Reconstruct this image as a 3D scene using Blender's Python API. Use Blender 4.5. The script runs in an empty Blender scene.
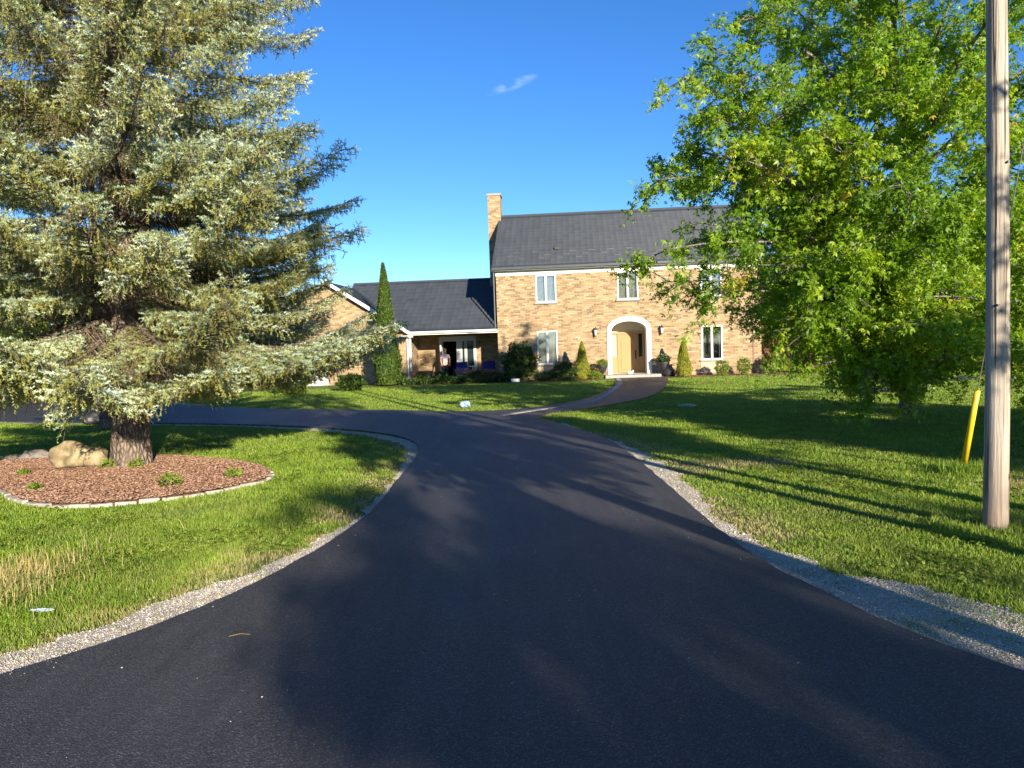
import bpy, math, random
import numpy as np
from mathutils import Vector, Matrix, noise, geometry
random.seed(7); rng = np.random.default_rng(7)
S = bpy.context.scene; COL = S.collection
R = math.radians
FAST_DENS = 1.0

# ------------------------------------------------------------------ tagging helpers
def tag(o, label=None, cat=None, group=None, kind=None):
    if label: o['label'] = label
    if cat: o['category'] = cat
    if group: o['group'] = group
    if kind: o['kind'] = kind
    return o
def empty(name, loc=(0, 0, 0), rz=0.0):
    o = bpy.data.objects.new(name, None); COL.objects.link(o)
    o.location = loc; o.rotation_euler = (0, 0, rz); o.empty_display_size = .2
    return o
def link(name, me, mat=None, parent=None, smooth=False):
    if mat: me.materials.append(mat)
    if smooth: me.polygons.foreach_set('use_smooth', [True] * len(me.polygons))
    o = bpy.data.objects.new(name, me); COL.objects.link(o)
    if parent: o.parent = parent
    return o
def np_mesh(name, V, Fa, mat=None, parent=None, tint=None, smooth=False):
    """V (n,3); Fa (m,k) one face size"""
    me = bpy.data.meshes.new(name)
    V = np.ascontiguousarray(V, dtype=np.float32); Fa = np.ascontiguousarray(Fa, dtype=np.int32)
    m, k = Fa.shape
    me.vertices.add(len(V)); me.vertices.foreach_set('co', V.ravel())
    me.loops.add(m * k); me.loops.foreach_set('vertex_index', Fa.ravel())
    me.polygons.add(m); me.polygons.foreach_set('loop_start', np.arange(0, m * k, k, dtype=np.int32))
    if tint is not None:
        a = me.attributes.new('tint', 'FLOAT', 'POINT'); a.data.foreach_set('value', np.ascontiguousarray(tint, dtype=np.float32))
    me.update(calc_edges=True)
    return link(name, me, mat, parent, smooth)
def copy_thing(o, parent=None):
    c = o.copy(); COL.objects.link(c); c.parent = parent
    for ch in [x for x in bpy.data.objects if x.parent == o]:
        copy_thing(ch, c)
    return c

class MB:
    """collects simple solids into one mesh"""
    def __init__(s): s.v = []; s.f = []
    def add(s, vs, fs):
        n = len(s.v); s.v += [tuple(v) for v in vs]; s.f += [tuple(i + n for i in f) for f in fs]; return s
    def box(s, x0, x1, y0, y1, z0, z1):
        return s.add([(x0,y0,z0),(x1,y0,z0),(x1,y1,z0),(x0,y1,z0),(x0,y0,z1),(x1,y0,z1),(x1,y1,z1),(x0,y1,z1)],
                     [(0,3,2,1),(4,5,6,7),(0,1,5,4),(1,2,6,5),(2,3,7,6),(3,0,4,7)])
    def tube(s, p0, p1, r0, r1=None, n=8, caps=True):
        p0, p1 = Vector(p0), Vector(p1); r1 = r0 if r1 is None else r1
        d = (p1 - p0).normalized(); a = d.orthogonal().normalized(); b = d.cross(a)
        vs = []
        for p, r in ((p0, r0), (p1, r1)):
            for i in range(n):
                t = 2 * math.pi * i / n; vs.append(p + a * math.cos(t) * r + b * math.sin(t) * r)
        fs = [(i, (i + 1) % n, n + (i + 1) % n, n + i) for i in range(n)]
        if caps: fs += [tuple(range(n - 1, -1, -1)), tuple(range(n, 2 * n))]
        return s.add(vs, fs)
    def lathe(s, prof, c=(0, 0, 0), n=16):
        vs = [(c[0] + r * math.cos(2*math.pi*i/n), c[1] + r * math.sin(2*math.pi*i/n), c[2] + z) for r, z in prof for i in range(n)]
        fs = [(j*n + i, j*n + (i+1) % n, (j+1)*n + (i+1) % n, (j+1)*n + i) for j in range(len(prof)-1) for i in range(n)]
        fs += [tuple(range(n-1, -1, -1)), tuple((len(prof)-1)*n + i for i in range(n))]
        return s.add(vs, fs)
    def blob(s, c, r, seg=12, rings=8, amp=.15, fr=2.0, seed=0):
        vs = []; fs = []
        for j in range(rings + 1):
            th = math.pi * j / rings
            for i in range(seg):
                ph = 2 * math.pi * i / seg
                d = Vector((math.sin(th)*math.cos(ph), math.sin(th)*math.sin(ph), math.cos(th)))
                k = 1 + amp * noise.noise(d * fr + Vector((seed, seed*1.7, 0)))
                vs.append((c[0] + d.x*r[0]*k, c[1] + d.y*r[1]*k, c[2] + d.z*r[2]*k))
        for j in range(rings):
            for i in range(seg):
                fs.append((j*seg+i, (j+1)*seg+i, (j+1)*seg+(i+1) % seg, j*seg+(i+1) % seg))
        return s.add(vs, fs)
    def build(s, name, mat, parent=None, smooth=False, bevel=0):
        me = bpy.data.meshes.new(name); me.from_pydata(s.v, [], s.f); me.update()
        o = link(name, me, mat, parent, smooth)
        if bevel:
            b = o.modifiers.new('bevel', 'BEVEL'); b.width = bevel; b.segments = 2; b.limit_method = 'ANGLE'
        return o

def tubes(segs, n=5):
    """segs: (m,8) p0 p1 r0 r1 -> V,F"""
    segs = np.asarray(segs, dtype=float); p0, p1, r0, r1 = segs[:, :3], segs[:, 3:6], segs[:, 6], segs[:, 7]
    d = p1 - p0; d /= np.linalg.norm(d, axis=1, keepdims=True) + 1e-9
    ref = np.where(np.abs(d[:, 2:3]) > .9, [[1., 0, 0]], [[0, 0, 1.]])
    a = np.cross(d, ref); a /= np.linalg.norm(a, axis=1, keepdims=True) + 1e-9; b = np.cross(d, a)
    t = np.arange(n) * 2 * np.pi / n
    ring = np.cos(t)[None, :, None] * a[:, None] + np.sin(t)[None, :, None] * b[:, None]
    V = np.concatenate([p0[:, None] + ring * r0[:, None, None], p1[:, None] + ring * r1[:, None, None]], 1).reshape(-1, 3)
    base = np.arange(len(segs))[:, None, None] * 2 * n
    i = np.arange(n); q = np.stack([i, (i + 1) % n, n + (i + 1) % n, n + i], 1)[None]
    return V, (base + q).reshape(-1, 4)
def pline(pts, r0, r1):
    k = len(pts) - 1
    return [list(pts[i]) + list(pts[i+1]) + [r0 + (r1-r0)*i/k, r0 + (r1-r0)*(i+1)/k] for i in range(k)]
def nrm(a): return a / (np.linalg.norm(a, axis=-1, keepdims=True) + 1e-9)

# ------------------------------------------------------------------ material helpers
def new_mat(name):
    m = bpy.data.materials.new(name); m.use_nodes = True; nt = m.node_tree
    for n in list(nt.nodes): nt.nodes.remove(n)
    out = nt.nodes.new('ShaderNodeOutputMaterial')
    return m, nt, out
class NT:
    def __init__(s, nt): s.nt = nt
    def n(s, t, **kw):
        nd = s.nt.nodes.new('ShaderNode' + t)
        for k, v in kw.items():
            if k.startswith('i_'):
                key = k[2:]; key = int(key) if key.isdigit() else key.replace('_', ' ')
                if hasattr(v, 'is_linked') or hasattr(v, 'links'): s.nt.links.new(v, nd.inputs[key])
                else: nd.inputs[key].default_value = v
            else: setattr(nd, k, v)
        return nd
    def obj(s): return s.n('TexCoord').outputs['Object']
    def scale(s, v, sc): 
        m = s.n('Mapping', i_Vector=v); m.inputs['Scale'].default_value = sc; return m.outputs[0]
    def noise(s, v, sc, det=4, rough=.55, dist=0):
        return s.n('TexNoise', i_Vector=v, i_Scale=sc, i_Detail=det, i_Roughness=rough, i_Distortion=dist).outputs['Fac']
    def ramp(s, f, stops, interp='LINEAR'):
        r = s.n('ValToRGB', i_Fac=f); cr = r.color_ramp; cr.interpolation = interp
        while len(cr.elements) > 1: cr.elements.remove(cr.elements[-1])
        cr.elements[0].position = stops[0][0]; cr.elements[0].color = (*stops[0][1], 1)
        for p, c in stops[1:]:
            e = cr.elements.new(p); e.color = (*c, 1)
        return r.outputs[0]
    def mix(s, f, a, b, mode='MIX'):
        m = s.n('MixRGB', blend_type=mode)
        for i, v in enumerate((f, a, b)):
            if hasattr(v, 'links'): s.nt.links.new(v, m.inputs[i])
            else: m.inputs[i].default_value = v if i == 0 else (*v, 1)
        return m.outputs[0]
    def math(s, op, a, b=0.0, clamp=False):
        m = s.n('Math', operation=op, use_clamp=clamp)
        for i, v in enumerate((a, b)):
            if hasattr(v, 'links'): s.nt.links.new(v, m.inputs[i])
            else: m.inputs[i].default_value = v
        return m.outputs[0]
    def bump(s, h, st=.5, dist=.01): return s.n('Bump', i_Height=h, i_Strength=st, i_Distance=dist).outputs[0]
    def attr(s, name='tint'): return s.n('Attribute', attribute_name=name).outputs['Fac']
    def bsdf(s, out, col, rough=.8, spec=.3, normal=None, metal=0, **kw):
        b = s.n('BsdfPrincipled')
        for k, v in (('Base Color', col), ('Roughness', rough), ('Specular IOR Level', spec), ('Metallic', metal), ('Normal', normal)):
            if v is None: continue
            if hasattr(v, 'links'): s.nt.links.new(v, b.inputs[k])
            elif k == 'Base Color': b.inputs[k].default_value = (*v, 1)
            else: b.inputs[k].default_value = v
        for k, v in kw.items(): b.inputs[k.replace('_', ' ')].default_value = v
        s.nt.links.new(b.outputs[0], out.inputs[0]); return b
def simple(name, col, rough=.6, spec=.4, var=.12, sc=8, metal=0, bump=0):
    m, nt, out = new_mat(name); N = NT(nt)
    v = N.obj(); f = N.noise(v, sc, 5)
    c = N.ramp(f, [(.25, tuple(x*(1-var) for x in col)), (.75, tuple(min(1, x*(1+var)) for x in col))])
    N.bsdf(out, c, rough, spec, N.bump(f, bump, .01) if bump else None, metal); return m
def leaf_mat(name, stops, trans=.35, rough=.5, spec=.35, wscale=.8, warm=None):
    """foliage: colour from a per-leaf random attribute plus clump variation"""
    m, nt, out = new_mat(name); N = NT(nt)
    c = N.ramp(N.attr(), stops)
    f = N.noise(N.obj(), wscale, 3)
    c = N.mix(N.ramp(f, [(.35, (0, 0, 0)), (.7, (1, 1, 1))]), c, N.mix(1.0, c, warm or (1.25, 1.1, .75), 'MULTIPLY'))
    b = N.bsdf(out, c, rough, spec)
    t = N.n('BsdfTranslucent', i_Color=N.mix(1.0, c, (1.3, 1.35, .6), 'MULTIPLY'))
    mx = N.n('MixShader'); mx.inputs[0].default_value = trans
    nt.links.new(b.outputs[0], mx.inputs[1]); nt.links.new(t.outputs[0], mx.inputs[2]); nt.links.new(mx.outputs[0], out.inputs[0])
    return m
def bark_mat(name, c0, c1, c2, sc=6, zs=.25, bd=.03):
    m, nt, out = new_mat(name); N = NT(nt)
    v = N.scale(N.obj(), (1, 1, zs)); f = N.noise(v, sc, 8, .65, .6)
    v2 = N.n('TexVoronoi', i_Vector=v, i_Scale=sc*2.2, feature='DISTANCE_TO_EDGE').outputs['Distance']
    h = N.math('ADD', f, N.math('MULTIPLY', v2, 1.2))
    c = N.ramp(h, [(.35, c0), (.6, c1), (.95, c2)])
    N.bsdf(out, c, .9, .15, N.bump(h, 1.0, bd)); return m
def glass_mat(name, col=(.02, .03, .035)):
    m, nt, out = new_mat(name); N = NT(nt); N.bsdf(out, col, .06, .6); return m

M = {}
# lawn soil/grass base ---------------------------------------------------------
def lawn():
    m, nt, out = new_mat('lawn'); N = NT(nt); v = N.obj()
    big = N.noise(v, .35, 5, .6); mid = N.noise(v, 2.5, 6, .65); fine = N.noise(v, 38, 4, .7)
    vs = N.scale(v, (1, .35, 1)); streak = N.noise(vs, 9, 5, .7)
    c = N.ramp(mid, [(.3, (.12, .20, .025)), (.55, (.17, .26, .035)), (.8, (.22, .29, .055))])
    c = N.mix(N.ramp(big, [(.5, (0, 0, 0)), (.68, (.75, .75, .75))]), c, (.17, .165, .06))
    c = N.mix(N.ramp(fine, [(.3, (.55,)*3), (.7, (0,)*3)]), c, (.035, .05, .012))
    # dry, thin strip beside the drive
    sx = N.n('SeparateXYZ', i_Vector=v)
    def near(xc, w):
        d = N.math('ABSOLUTE', N.math('SUBTRACT', sx.outputs[0], xc))
        return N.math('SUBTRACT', 1.0, N.math('DIVIDE', d, w), True)
    y_in = N.math('LESS_THAN', sx.outputs[1], 16.0)
    dry = N.math('MULTIPLY', N.math('MAXIMUM', near(-1.75, .55), near(2.35, 1.0)), y_in)
    dry = N.math('MULTIPLY', dry, N.ramp(N.noise(v, 3.0, 5, .7), [(.38, (0,)*3), (.6, (1,)*3)]))
    c = N.mix(dry, c, N.ramp(fine, [(.3, (.16, .12, .06)), (.7, (.33, .27, .16))]))
    h = N.math('ADD', fine, N.math('MULTIPLY', streak, .8))
    N.bsdf(out, c, .85, .15, N.bump(h, .9, .05)); return m
M['lawn'] = lawn()
def blade_mat():
    m, nt, out = new_mat('grass_blade'); N = NT(nt); v = N.obj()
    c = N.ramp(N.attr(), [(0, (.13, .21, .018)), (.45, (.25, .37, .035)), (.8, (.34, .45, .06)), (.9, (.36, .34, .10)), (1, (.50, .41, .20))])
    big = N.noise(v, .45, 4, .6)
    c = N.mix(N.ramp(big, [(.48, (0,)*3), (.7, (.55,)*3)]), c, (.20, .20, .07))
    c = N.mix(N.ramp(N.noise(v, 2.2, 4), [(.35, (.45,)*3), (.55, (0,)*3)]), c, (.09, .20, .02))
    b = N.bsdf(out, c, .45, .35)
    t = N.n('BsdfTranslucent', i_Color=c); mx = N.n('MixShader'); mx.inputs[0].default_value = .35
    nt.links.new(b.outputs[0], mx.inputs[1]); nt.links.new(t.outputs[0], mx.inputs[2]); nt.links.new(mx.outputs[0], out.inputs[0])
    return m
M['blade'] = blade_mat()
def asphalt(name, dark=(.026, .026, .030), mid=(.058, .057, .062), lite=(.15, .14, .13), stain=.45):
    m, nt, out = new_mat(name); N = NT(nt); v = N.obj()
    vo = N.n('TexVoronoi', i_Vector=v, i_Scale=150.0); cell = N.n('SeparateColor', i_Color=vo.outputs['Color'])
    c = N.ramp(cell.outputs[0], [(0, dark), (.7, mid), (.93, tuple(x*1.8 for x in mid)), (.985, lite)])
    big = N.noise(v, .7, 6, .6); c = N.mix(N.ramp(big, [(.45, (0,)*3), (.75, (stain,)*3)]), c, tuple(x*1.6 for x in mid))
    vo2 = N.n('TexVoronoi', i_Vector=v, i_Scale=60.0)
    st = N.noise(N.scale(v, (5, .35, 1)), 1.2, 5, .6); c = N.mix(N.ramp(st, [(.35, (.35,)*3), (.6, (0,)*3)]), c, dark)
    h = N.math('ADD', N.math('MULTIPLY', vo.outputs['Distance'], -1.0), N.math('MULTIPLY', vo2.outputs['Distance'], -.6))
    N.bsdf(out, c, N.ramp(big, [(.3, (.54,)*3), (.7, (.66,)*3)]), .32, N.bump(h, .9, .006)); return m
M['asphalt'] = asphalt('new_asphalt'); M['asphalt_old'] = asphalt('brown_asphalt', (.03, .026, .023), (.06, .052, .047), (.2, .18, .16))
def gravel():
    m, nt, out = new_mat('gravel'); N = NT(nt); v = N.obj()
    vo = N.n('TexVoronoi', i_Vector=v, i_Scale=120.0); cell = N.n('SeparateColor', i_Color=vo.outputs['Color'])
    c = N.ramp(cell.outputs[1], [(0, (.34, .30, .24)), (.35, (.54, .48, .40)), (.8, (.66, .61, .52)), (1, (.76, .72, .65))])
    c = N.mix(N.ramp(N.noise(v, 3, 5, .7), [(.42, (0,)*3), (.7, (.6,)*3)]), c, (.22, .18, .13))
    N.bsdf(out, c, .9, .2, N.bump(vo.outputs['Distance'], 1.0, -.012)); return m
M['gravel'] = gravel()
def pebble(name, stops, rough=.85):
    m, nt, out = new_mat(name); N = NT(nt); N.bsdf(out, N.ramp(N.attr(), stops), rough, .25); return m
M['pebble'] = pebble('pebble', [(0, (.30, .25, .20)), (.3, (.54, .48, .40)), (.8, (.68, .62, .54)), (1, (.80, .76, .69))])
M['chip'] = pebble('wood_chip', [(0, (.11, .06, .035)), (.4, (.26, .14, .09)), (.8, (.40, .24, .16)), (1, (.55, .38, .27))])
def mulch():
    m, nt, out = new_mat('mulch'); N = NT(nt); v = N.obj()
    vo = N.n('TexVoronoi', i_Vector=v, i_Scale=28.0); cell = N.n('SeparateColor', i_Color=vo.outputs['Color'])
    c = N.ramp(cell.outputs[1], [(0, (.10, .055, .035)), (.5, (.24, .13, .085)), (.9, (.36, .22, .15)), (1, (.44, .30, .22))])
    N.bsdf(out, c, .95, .1, N.bump(vo.outputs['Distance'], 1.0, -.03)); return m
M['mulch'] = mulch()
def brick():
    m, nt, out = new_mat('tan_brick'); N = NT(nt)
    sp = N.n('SeparateXYZ', i_Vector=N.obj())
    u = N.math('ADD', sp.outputs[0], sp.outputs[1])
    cb = N.n('CombineXYZ', i_0=u, i_1=sp.outputs[2])
    br = N.n('TexBrick', i_Vector=cb.outputs[0], i_Scale=1.0); br.offset = .5
    br.inputs['Brick Width'].default_value = .23; br.inputs['Row Height'].default_value = .078; br.inputs['Mortar Size'].default_value = .007
    br.inputs['Color1'].default_value = (0, 0, 0, 1); br.inputs['Color2'].default_value = (1, 1, 1, 1); br.inputs['Mortar'].default_value = (.5, .5, .5, 1)
    # per-brick random tone from a white noise on the brick index
    row = N.math('FLOOR', N.math('DIVIDE', sp.outputs[2], .078))
    sh = N.math('MULTIPLY', N.math('MODULO', row, 2.0), .115)
    colm = N.math('FLOOR', N.math('DIVIDE', N.math('ADD', u, sh), .23))
    ci = N.n('CombineXYZ', i_0=colm, i_1=row)
    wn = N.n('TexWhiteNoise', i_Vector=ci.outputs[0], noise_dimensions='3D').outputs['Value']
    cl = N.noise(N.scale(cb.outputs[0], (1, 2.2, 1)), .9, 4, .6)
    w = N.math('ADD', N.math('MULTIPLY', wn, .8), N.math('MULTIPLY', N.math('SUBTRACT', cl, .5), .9), True)
    c = N.ramp(w, [(0, (.19, .125, .07)), (.18, (.285, .19, .10)), (.42, (.36, .25, .13)), (.65, (.41, .30, .165)), (.84, (.47, .365, .22)), (1, (.55, .47, .35))])
    c = N.mix(br.outputs['Fac'], c, (.38, .31, .23))
    c = N.mix(N.ramp(N.noise(cb.outputs[0], 30, 4), [(.3, (.2,)*3), (.7, (0,)*3)]), c, (.2, .13, .08))
    N.bsdf(out, c, .88, .2, N.bump(N.math('SUBTRACT', N.math('MULTIPLY', wn, .4), br.outputs['Fac']), .8, .012)); return m
M['brick'] = brick()
def roofing():
    m, nt, out = new_mat('slate_tile_roof'); N = NT(nt); v = N.obj()
    sp = N.n('SeparateXYZ', i_Vector=v)
    cx = N.math('FLOOR', N.math('DIVIDE', sp.outputs[0], .30)); cy = N.math('FLOOR', N.math('DIVIDE', sp.outputs[2], .21))
    wn = N.n('TexWhiteNoise', i_Vector=N.n('CombineXYZ', i_0=cx, i_1=cy).outputs[0]).outputs['Value']
    c = N.ramp(wn, [(0, (.022, .029, .040)), (1, (.032, .041, .054))])
    c = N.mix(N.ramp(N.noise(v, 1.2, 5), [(.4, (0,)*3), (.8, (.2,)*3)]), c, (.05, .058, .072))
    jx = N.math('ABSOLUTE', N.math('SUBTRACT', N.math('FRACT', N.math('DIVIDE', sp.outputs[0], .30)), .5)); jz = N.math('FRACT', N.math('DIVIDE', sp.outputs[2], .2057))
    j = N.math('MAXIMUM', N.ramp(jx, [(.44, (0,)*3), (.5, (.5,)*3)]), N.ramp(jz, [(.0, (1,)*3), (.17, (0,)*3)]))
    c = N.mix(N.math('MULTIPLY', j, .8), c, (.011, .013, .018))
    N.bsdf(out, c, .5, .4, N.bump(N.noise(v, 60, 3), .25, .004)); return m
M['roof'] = roofing()
M['white'] = simple('white_paint', (.68, .67, .63), .5, .4, .06, 3)
M['cream'] = simple('cream_trim', (.72, .68, .58), .6, .3, .08, 4)
M['darktrim'] = simple('dark_metal_trim', (.05, .055, .062), .45, .5)
M['greyframe'] = simple('pale_grey_frame', (.60, .62, .60), .5, .4, .05)
M['sill'] = simple('stone_sill', (.28, .28, .26), .8, .2)
M['panel'] = simple('tan_panel', (.56, .42, .27), .8, .2, .15, 6)
M['glass'] = glass_mat('window_glass'); M['curtain'] = simple('curtain', (.46, .47, .43), .9, .1, .25, 14)
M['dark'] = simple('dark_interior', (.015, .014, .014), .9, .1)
def wood(name, a, b, sc=1.0, rough=.5):
    m, nt, out = new_mat(name); N = NT(nt); v = N.scale(N.obj(), (9*sc, 9*sc, .7*sc)); f = N.noise(v, 3, 6, .6, 1.5)
    N.bsdf(out, N.ramp(f, [(.3, a), (.7, b)]), rough, .35, N.bump(f, .3, .004)); return m
M['door'] = wood('oak_door', (.31, .185, .075), (.40, .255, .12)); M['redwood'] = wood('red_wood', (.20, .085, .05), (.32, .15, .09), .6, .7)
M['stucco'] = simple('stucco', (.62, .58, .48), .9, .1, .08, 20); M['concrete'] = simple('concrete', (.33, .31, .28), .9, .2, .2, 12, bump=.3)
M['iron'] = simple('black_iron', (.03, .03, .033), .5, .5); M['terracotta'] = simple('terracotta', (.35, .19, .12), .8, .2)
M['bluecloth'] = simple('navy_cushion', (.03, .035, .16), .8, .2); M['yellow'] = simple('yellow_plastic', (.78, .52, .02), .35, .5, .1, 5)
M['steel'] = simple('galvanised_steel', (.45, .46, .47), .4, .5, metal=.8)
def pole_mat():
    m, nt, out = new_mat('weathered_pole'); N = NT(nt); v = N.obj()
    vs = N.scale(v, (14, 14, .5)); f = N.noise(vs, 2.2, 8, .6, .5)
    crack = N.noise(N.scale(v, (22, 22, .33)), 1.3, 3, .5)
    c = N.ramp(f, [(.3, (.23, .195, .155)), (.5, (.37, .325, .27)), (.75, (.50, .45, .38))])
    kn = N.n('TexVoronoi', i_Vector=N.scale(v, (1, 1, .55)), i_Scale=4.2).outputs['Distance']
    c = N.mix(N.ramp(kn, [(.05, (1,)*3), (.11, (0,)*3)]), c, (.09, .06, .04))
    c = N.mix(N.ramp(crack, [(.60, (0,)*3), (.66, (.8,)*3)]), c, (.06, .045, .035))
    sp = N.n('SeparateXYZ', i_Vector=v)
    c = N.mix(N.ramp(sp.outputs[2], [(.1, (.55,)*3), (.9, (0,)*3)]), c, (.17, .10, .07))
    h = N.math('SUBTRACT', f, N.ramp(crack, [(.62, (0,)*3), (.7, (1,)*3)]))
    N.bsdf(out, c, .85, .2, N.bump(h, .8, .02)); return m
M['pole'] = pole_mat()
def rock_mat(name, a, b, c3):
    m, nt, out = new_mat(name); N = NT(nt); v = N.obj(); f = N.noise(v, 4, 9, .65)
    N.bsdf(out, N.ramp(f, [(.3, a), (.5, b), (.7, c3)]), .92, .15, N.bump(f, .8, .05)); return m
M['boulder'] = rock_mat('ochre_boulder', (.08, .065, .045), (.28, .22, .125), (.43, .365, .23))
M['greyRock'] = rock_mat('grey_rock', (.08, .07, .06), (.17, .15, .13), (.26, .24, .21)); M['paleRock'] = rock_mat('pale_rock', (.28, .26, .24), (.50, .48, .45), (.62, .60, .57))
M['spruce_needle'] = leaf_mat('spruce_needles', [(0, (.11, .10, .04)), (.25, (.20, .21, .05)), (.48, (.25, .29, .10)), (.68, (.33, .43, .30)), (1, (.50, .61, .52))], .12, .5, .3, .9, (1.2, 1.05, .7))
M['dark_needle'] = leaf_mat('dark_needles', [(0, (.02, .04, .015)), (1, (.06, .09, .03))], .15)
M['blue_needle'] = leaf_mat('blue_needles', [(0, (.06, .10, .09)), (1, (.20, .28, .28))], .1, warm=(1, 1, 1))
M['maple_leaf'] = leaf_mat('maple_leaves', [(0, (.09, .19, .012)), (.4, (.165, .305, .02)), (.75, (.28, .43, .03)), (.95, (.46, .48, .05)), (1, (.46, .39, .08))], .5, .42, .45, .7)
M['shade_leaf'] = leaf_mat('oak_leaves', [(0, (.04, .08, .015)), (1, (.10, .16, .03))], .3)
M['yellow_leaf'] = leaf_mat('light_leaves', [(0, (.08, .15, .02)), (1, (.22, .30, .05))], .4)
M['cedar_leaf'] = leaf_mat('cedar_sprays', [(0, (.02, .05, .01)), (.6, (.055, .105, .016)), (1, (.12, .18, .03))], .25)
M['gold_cedar'] = leaf_mat('golden_cedar', [(0, (.12, .16, .015)), (1, (.36, .38, .04))], .35)
M['shrub_leaf'] = leaf_mat('shrub_leaves', [(0, (.02, .05, .012)), (1, (.06, .11, .02))], .2)
M['lime_leaf'] = leaf_mat('lime_leaves', [(0, (.09, .16, .02)), (1, (.25, .32, .05))], .35)
M['brown_leaf'] = leaf_mat('bronze_leaves', [(0, (.10, .06, .03)), (1, (.25, .17, .09))], .25)
M['dead'] = pebble('dead_twigs', [(0, (.10, .07, .045)), (.6, (.21, .16, .11)), (1, (.36, .30, .23))])
M['straw'] = leaf_mat('straw', [(0, (.30, .24, .10)), (1, (.58, .50, .28))], .3)
M['bark_spruce'] = bark_mat('spruce_bark', (.045, .032, .025), (.14, .105, .08), (.30, .24, .19), 9, .45, .04)
M['bark'] = bark_mat('grey_bark', (.06, .05, .04), (.16, .14, .12), (.28, .26, .23))
M['skin'] = simple('skin', (.50, .30, .22), .55, .3, .05); M['hair'] = simple('hair', (.10, .065, .04), .7, .3)
M['pink'] = simple('pink_shirt', (.62, .47, .47), .85, .1, .08); M['navy'] = simple('dark_trousers', (.02, .02, .035), .85, .1)

# ------------------------------------------------------------------ ground geometry
def spline(P, sub=6, closed=False):
    P = [Vector((p[0], p[1], 0)) for p in P]; n = len(P); out = []
    for i in range(n if closed else n - 1):
        g = lambda k: P[k % n] if closed else P[max(0, min(n-1, k))]
        a, b, c, d = g(i-1), g(i), g(i+1), g(i+2)
        for j in range(sub):
            t = j / sub
            q = .5 * ((2*b) + (c-a)*t + (2*a-5*b+4*c-d)*t*t + (3*b-a-3*c+d)*t**3); out.append((q.x, q.y))
    if not closed: out.append((P[-1].x, P[-1].y))
    return out
def sheet(name, poly, z, mat, skirt=None, jitter=0, fr=3):
    if jitter:
        poly = [(x + jitter*noise.noise(Vector((x*fr, y*fr, 1))), y + jitter*noise.noise(Vector((x*fr, y*fr, 9)))) for x, y in poly]
    V = [Vector((x, y, z)) for x, y in poly]
    tris = geometry.tessellate_polygon([V])
    vs = [tuple(v) for v in V]; fs = []
    for t in tris:
        a, b, c = (V[i] for i in t)
        fs.append(tuple(t) if (b-a).cross(c-a).z > 0 else tuple(reversed(t)))
    if skirt is not None:
        n = len(V); vs += [(x, y, skirt) for x, y in poly]
        fs += [(i, (i+1) % n, n + (i+1) % n, n + i) for i in range(n)]
    me = bpy.data.meshes.new(name); me.from_pydata(vs, [], fs); me.update()
    return link(name, me, mat), poly
def inpoly(x, y, poly):
    P = np.asarray(poly); res = np.zeros(x.shape, bool); j = len(P) - 1
    for i in range(len(P)):
        xi, yi = P[i]; xj, yj = P[j]
        c = ((yi > y) != (yj > y)) & (x < (xj - xi) * (y - yi) / (yj - yi + 1e-12) + xi); res ^= c; j = i
    return res

LEFT = [(-40, 1.2), (-14, 1.3), (-7, 1.7), (-4.4, 2.55), (-3.4, 3.3), (-2.79, 3.91), (-2.46, 4.28), (-2.12, 4.87), (-1.85, 5.6), (-1.62, 6.64), (-1.5, 7.86), (-1.5, 9.63), (-1.54, 11.86), (-1.85, 13.5), (-2.72, 15.0), (-3.98, 16.2), (-5.63, 17.3), (-7.89, 18.4), (-11.5, 19.7), (-14.6, 21.0), (-20, 23.0), (-40, 27)]
FAR = [(-40, 33), (-26, 31.5), (-18.3, 30.2), (-14.7, 28.0), (-11, 25.3), (-8.15, 23.05), (-5.4, 21.5), (-3.11, 20.4), (-2.0, 19.6), (-1.2, 18.9), (-.45, 18.2), (-.1, 17.5)]
RIGHT = [(.5, 16.93), (1.01, 15.4), (1.52, 13.43), (1.72, 11.56), (1.76, 9.7), (1.77, 7.77), (1.78, 6.31), (1.84, 5.5), (1.96, 4.91), (2.08, 4.44), (2.19, 4.08), (2.35, 3.75), (2.65, 3.3), (3.3, 2.7), (4.6, 2.1), (8, 1.6), (16, 1.3), (40, 1.2)]
left_s, far_s, right_s = spline(LEFT, 10), spline(FAR, 8), spline(RIGHT, 10)
ground, _ = sheet('ground', [(-700, -300), (700, -300), (700, 900), (-700, 900)], 0, M['lawn']); tag(ground, kind='structure')
drive_poly = left_s + far_s + right_s + [(40, -7), (-40, -7)]
def jit(p, a=.018, fr=5): return [(x + a*noise.noise(Vector((x*fr, y*fr, 3))), y + a*noise.noise(Vector((x*fr, y*fr, 7)))) for x, y in p]
o, drive_poly = sheet('driveway', jit(drive_poly), .035, M['asphalt'], skirt=0.0); tag(o, kind='structure')
WL = [(-2.0, 19.75), (-.44, 19.5), (.9, 20.4), (2.2, 22.6), (3.72, 27.7), (4.3, 31), (4.7, 34), (4.9, 35.45)]
WR = [(7.15, 35.25), (6.9, 33), (6.31, 30.1), (4.95, 24.9), (3.73, 21.8), (1.91, 19.2), (.9, 18.1), (.5, 17.0), (-.2, 17.4)]
walk_poly = spline(WL, 8) + spline(WR, 8)
o, walk_poly = sheet('walkway', walk_poly, .022, M['asphalt_old'], skirt=0.0); tag(o, kind='structure')
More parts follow.
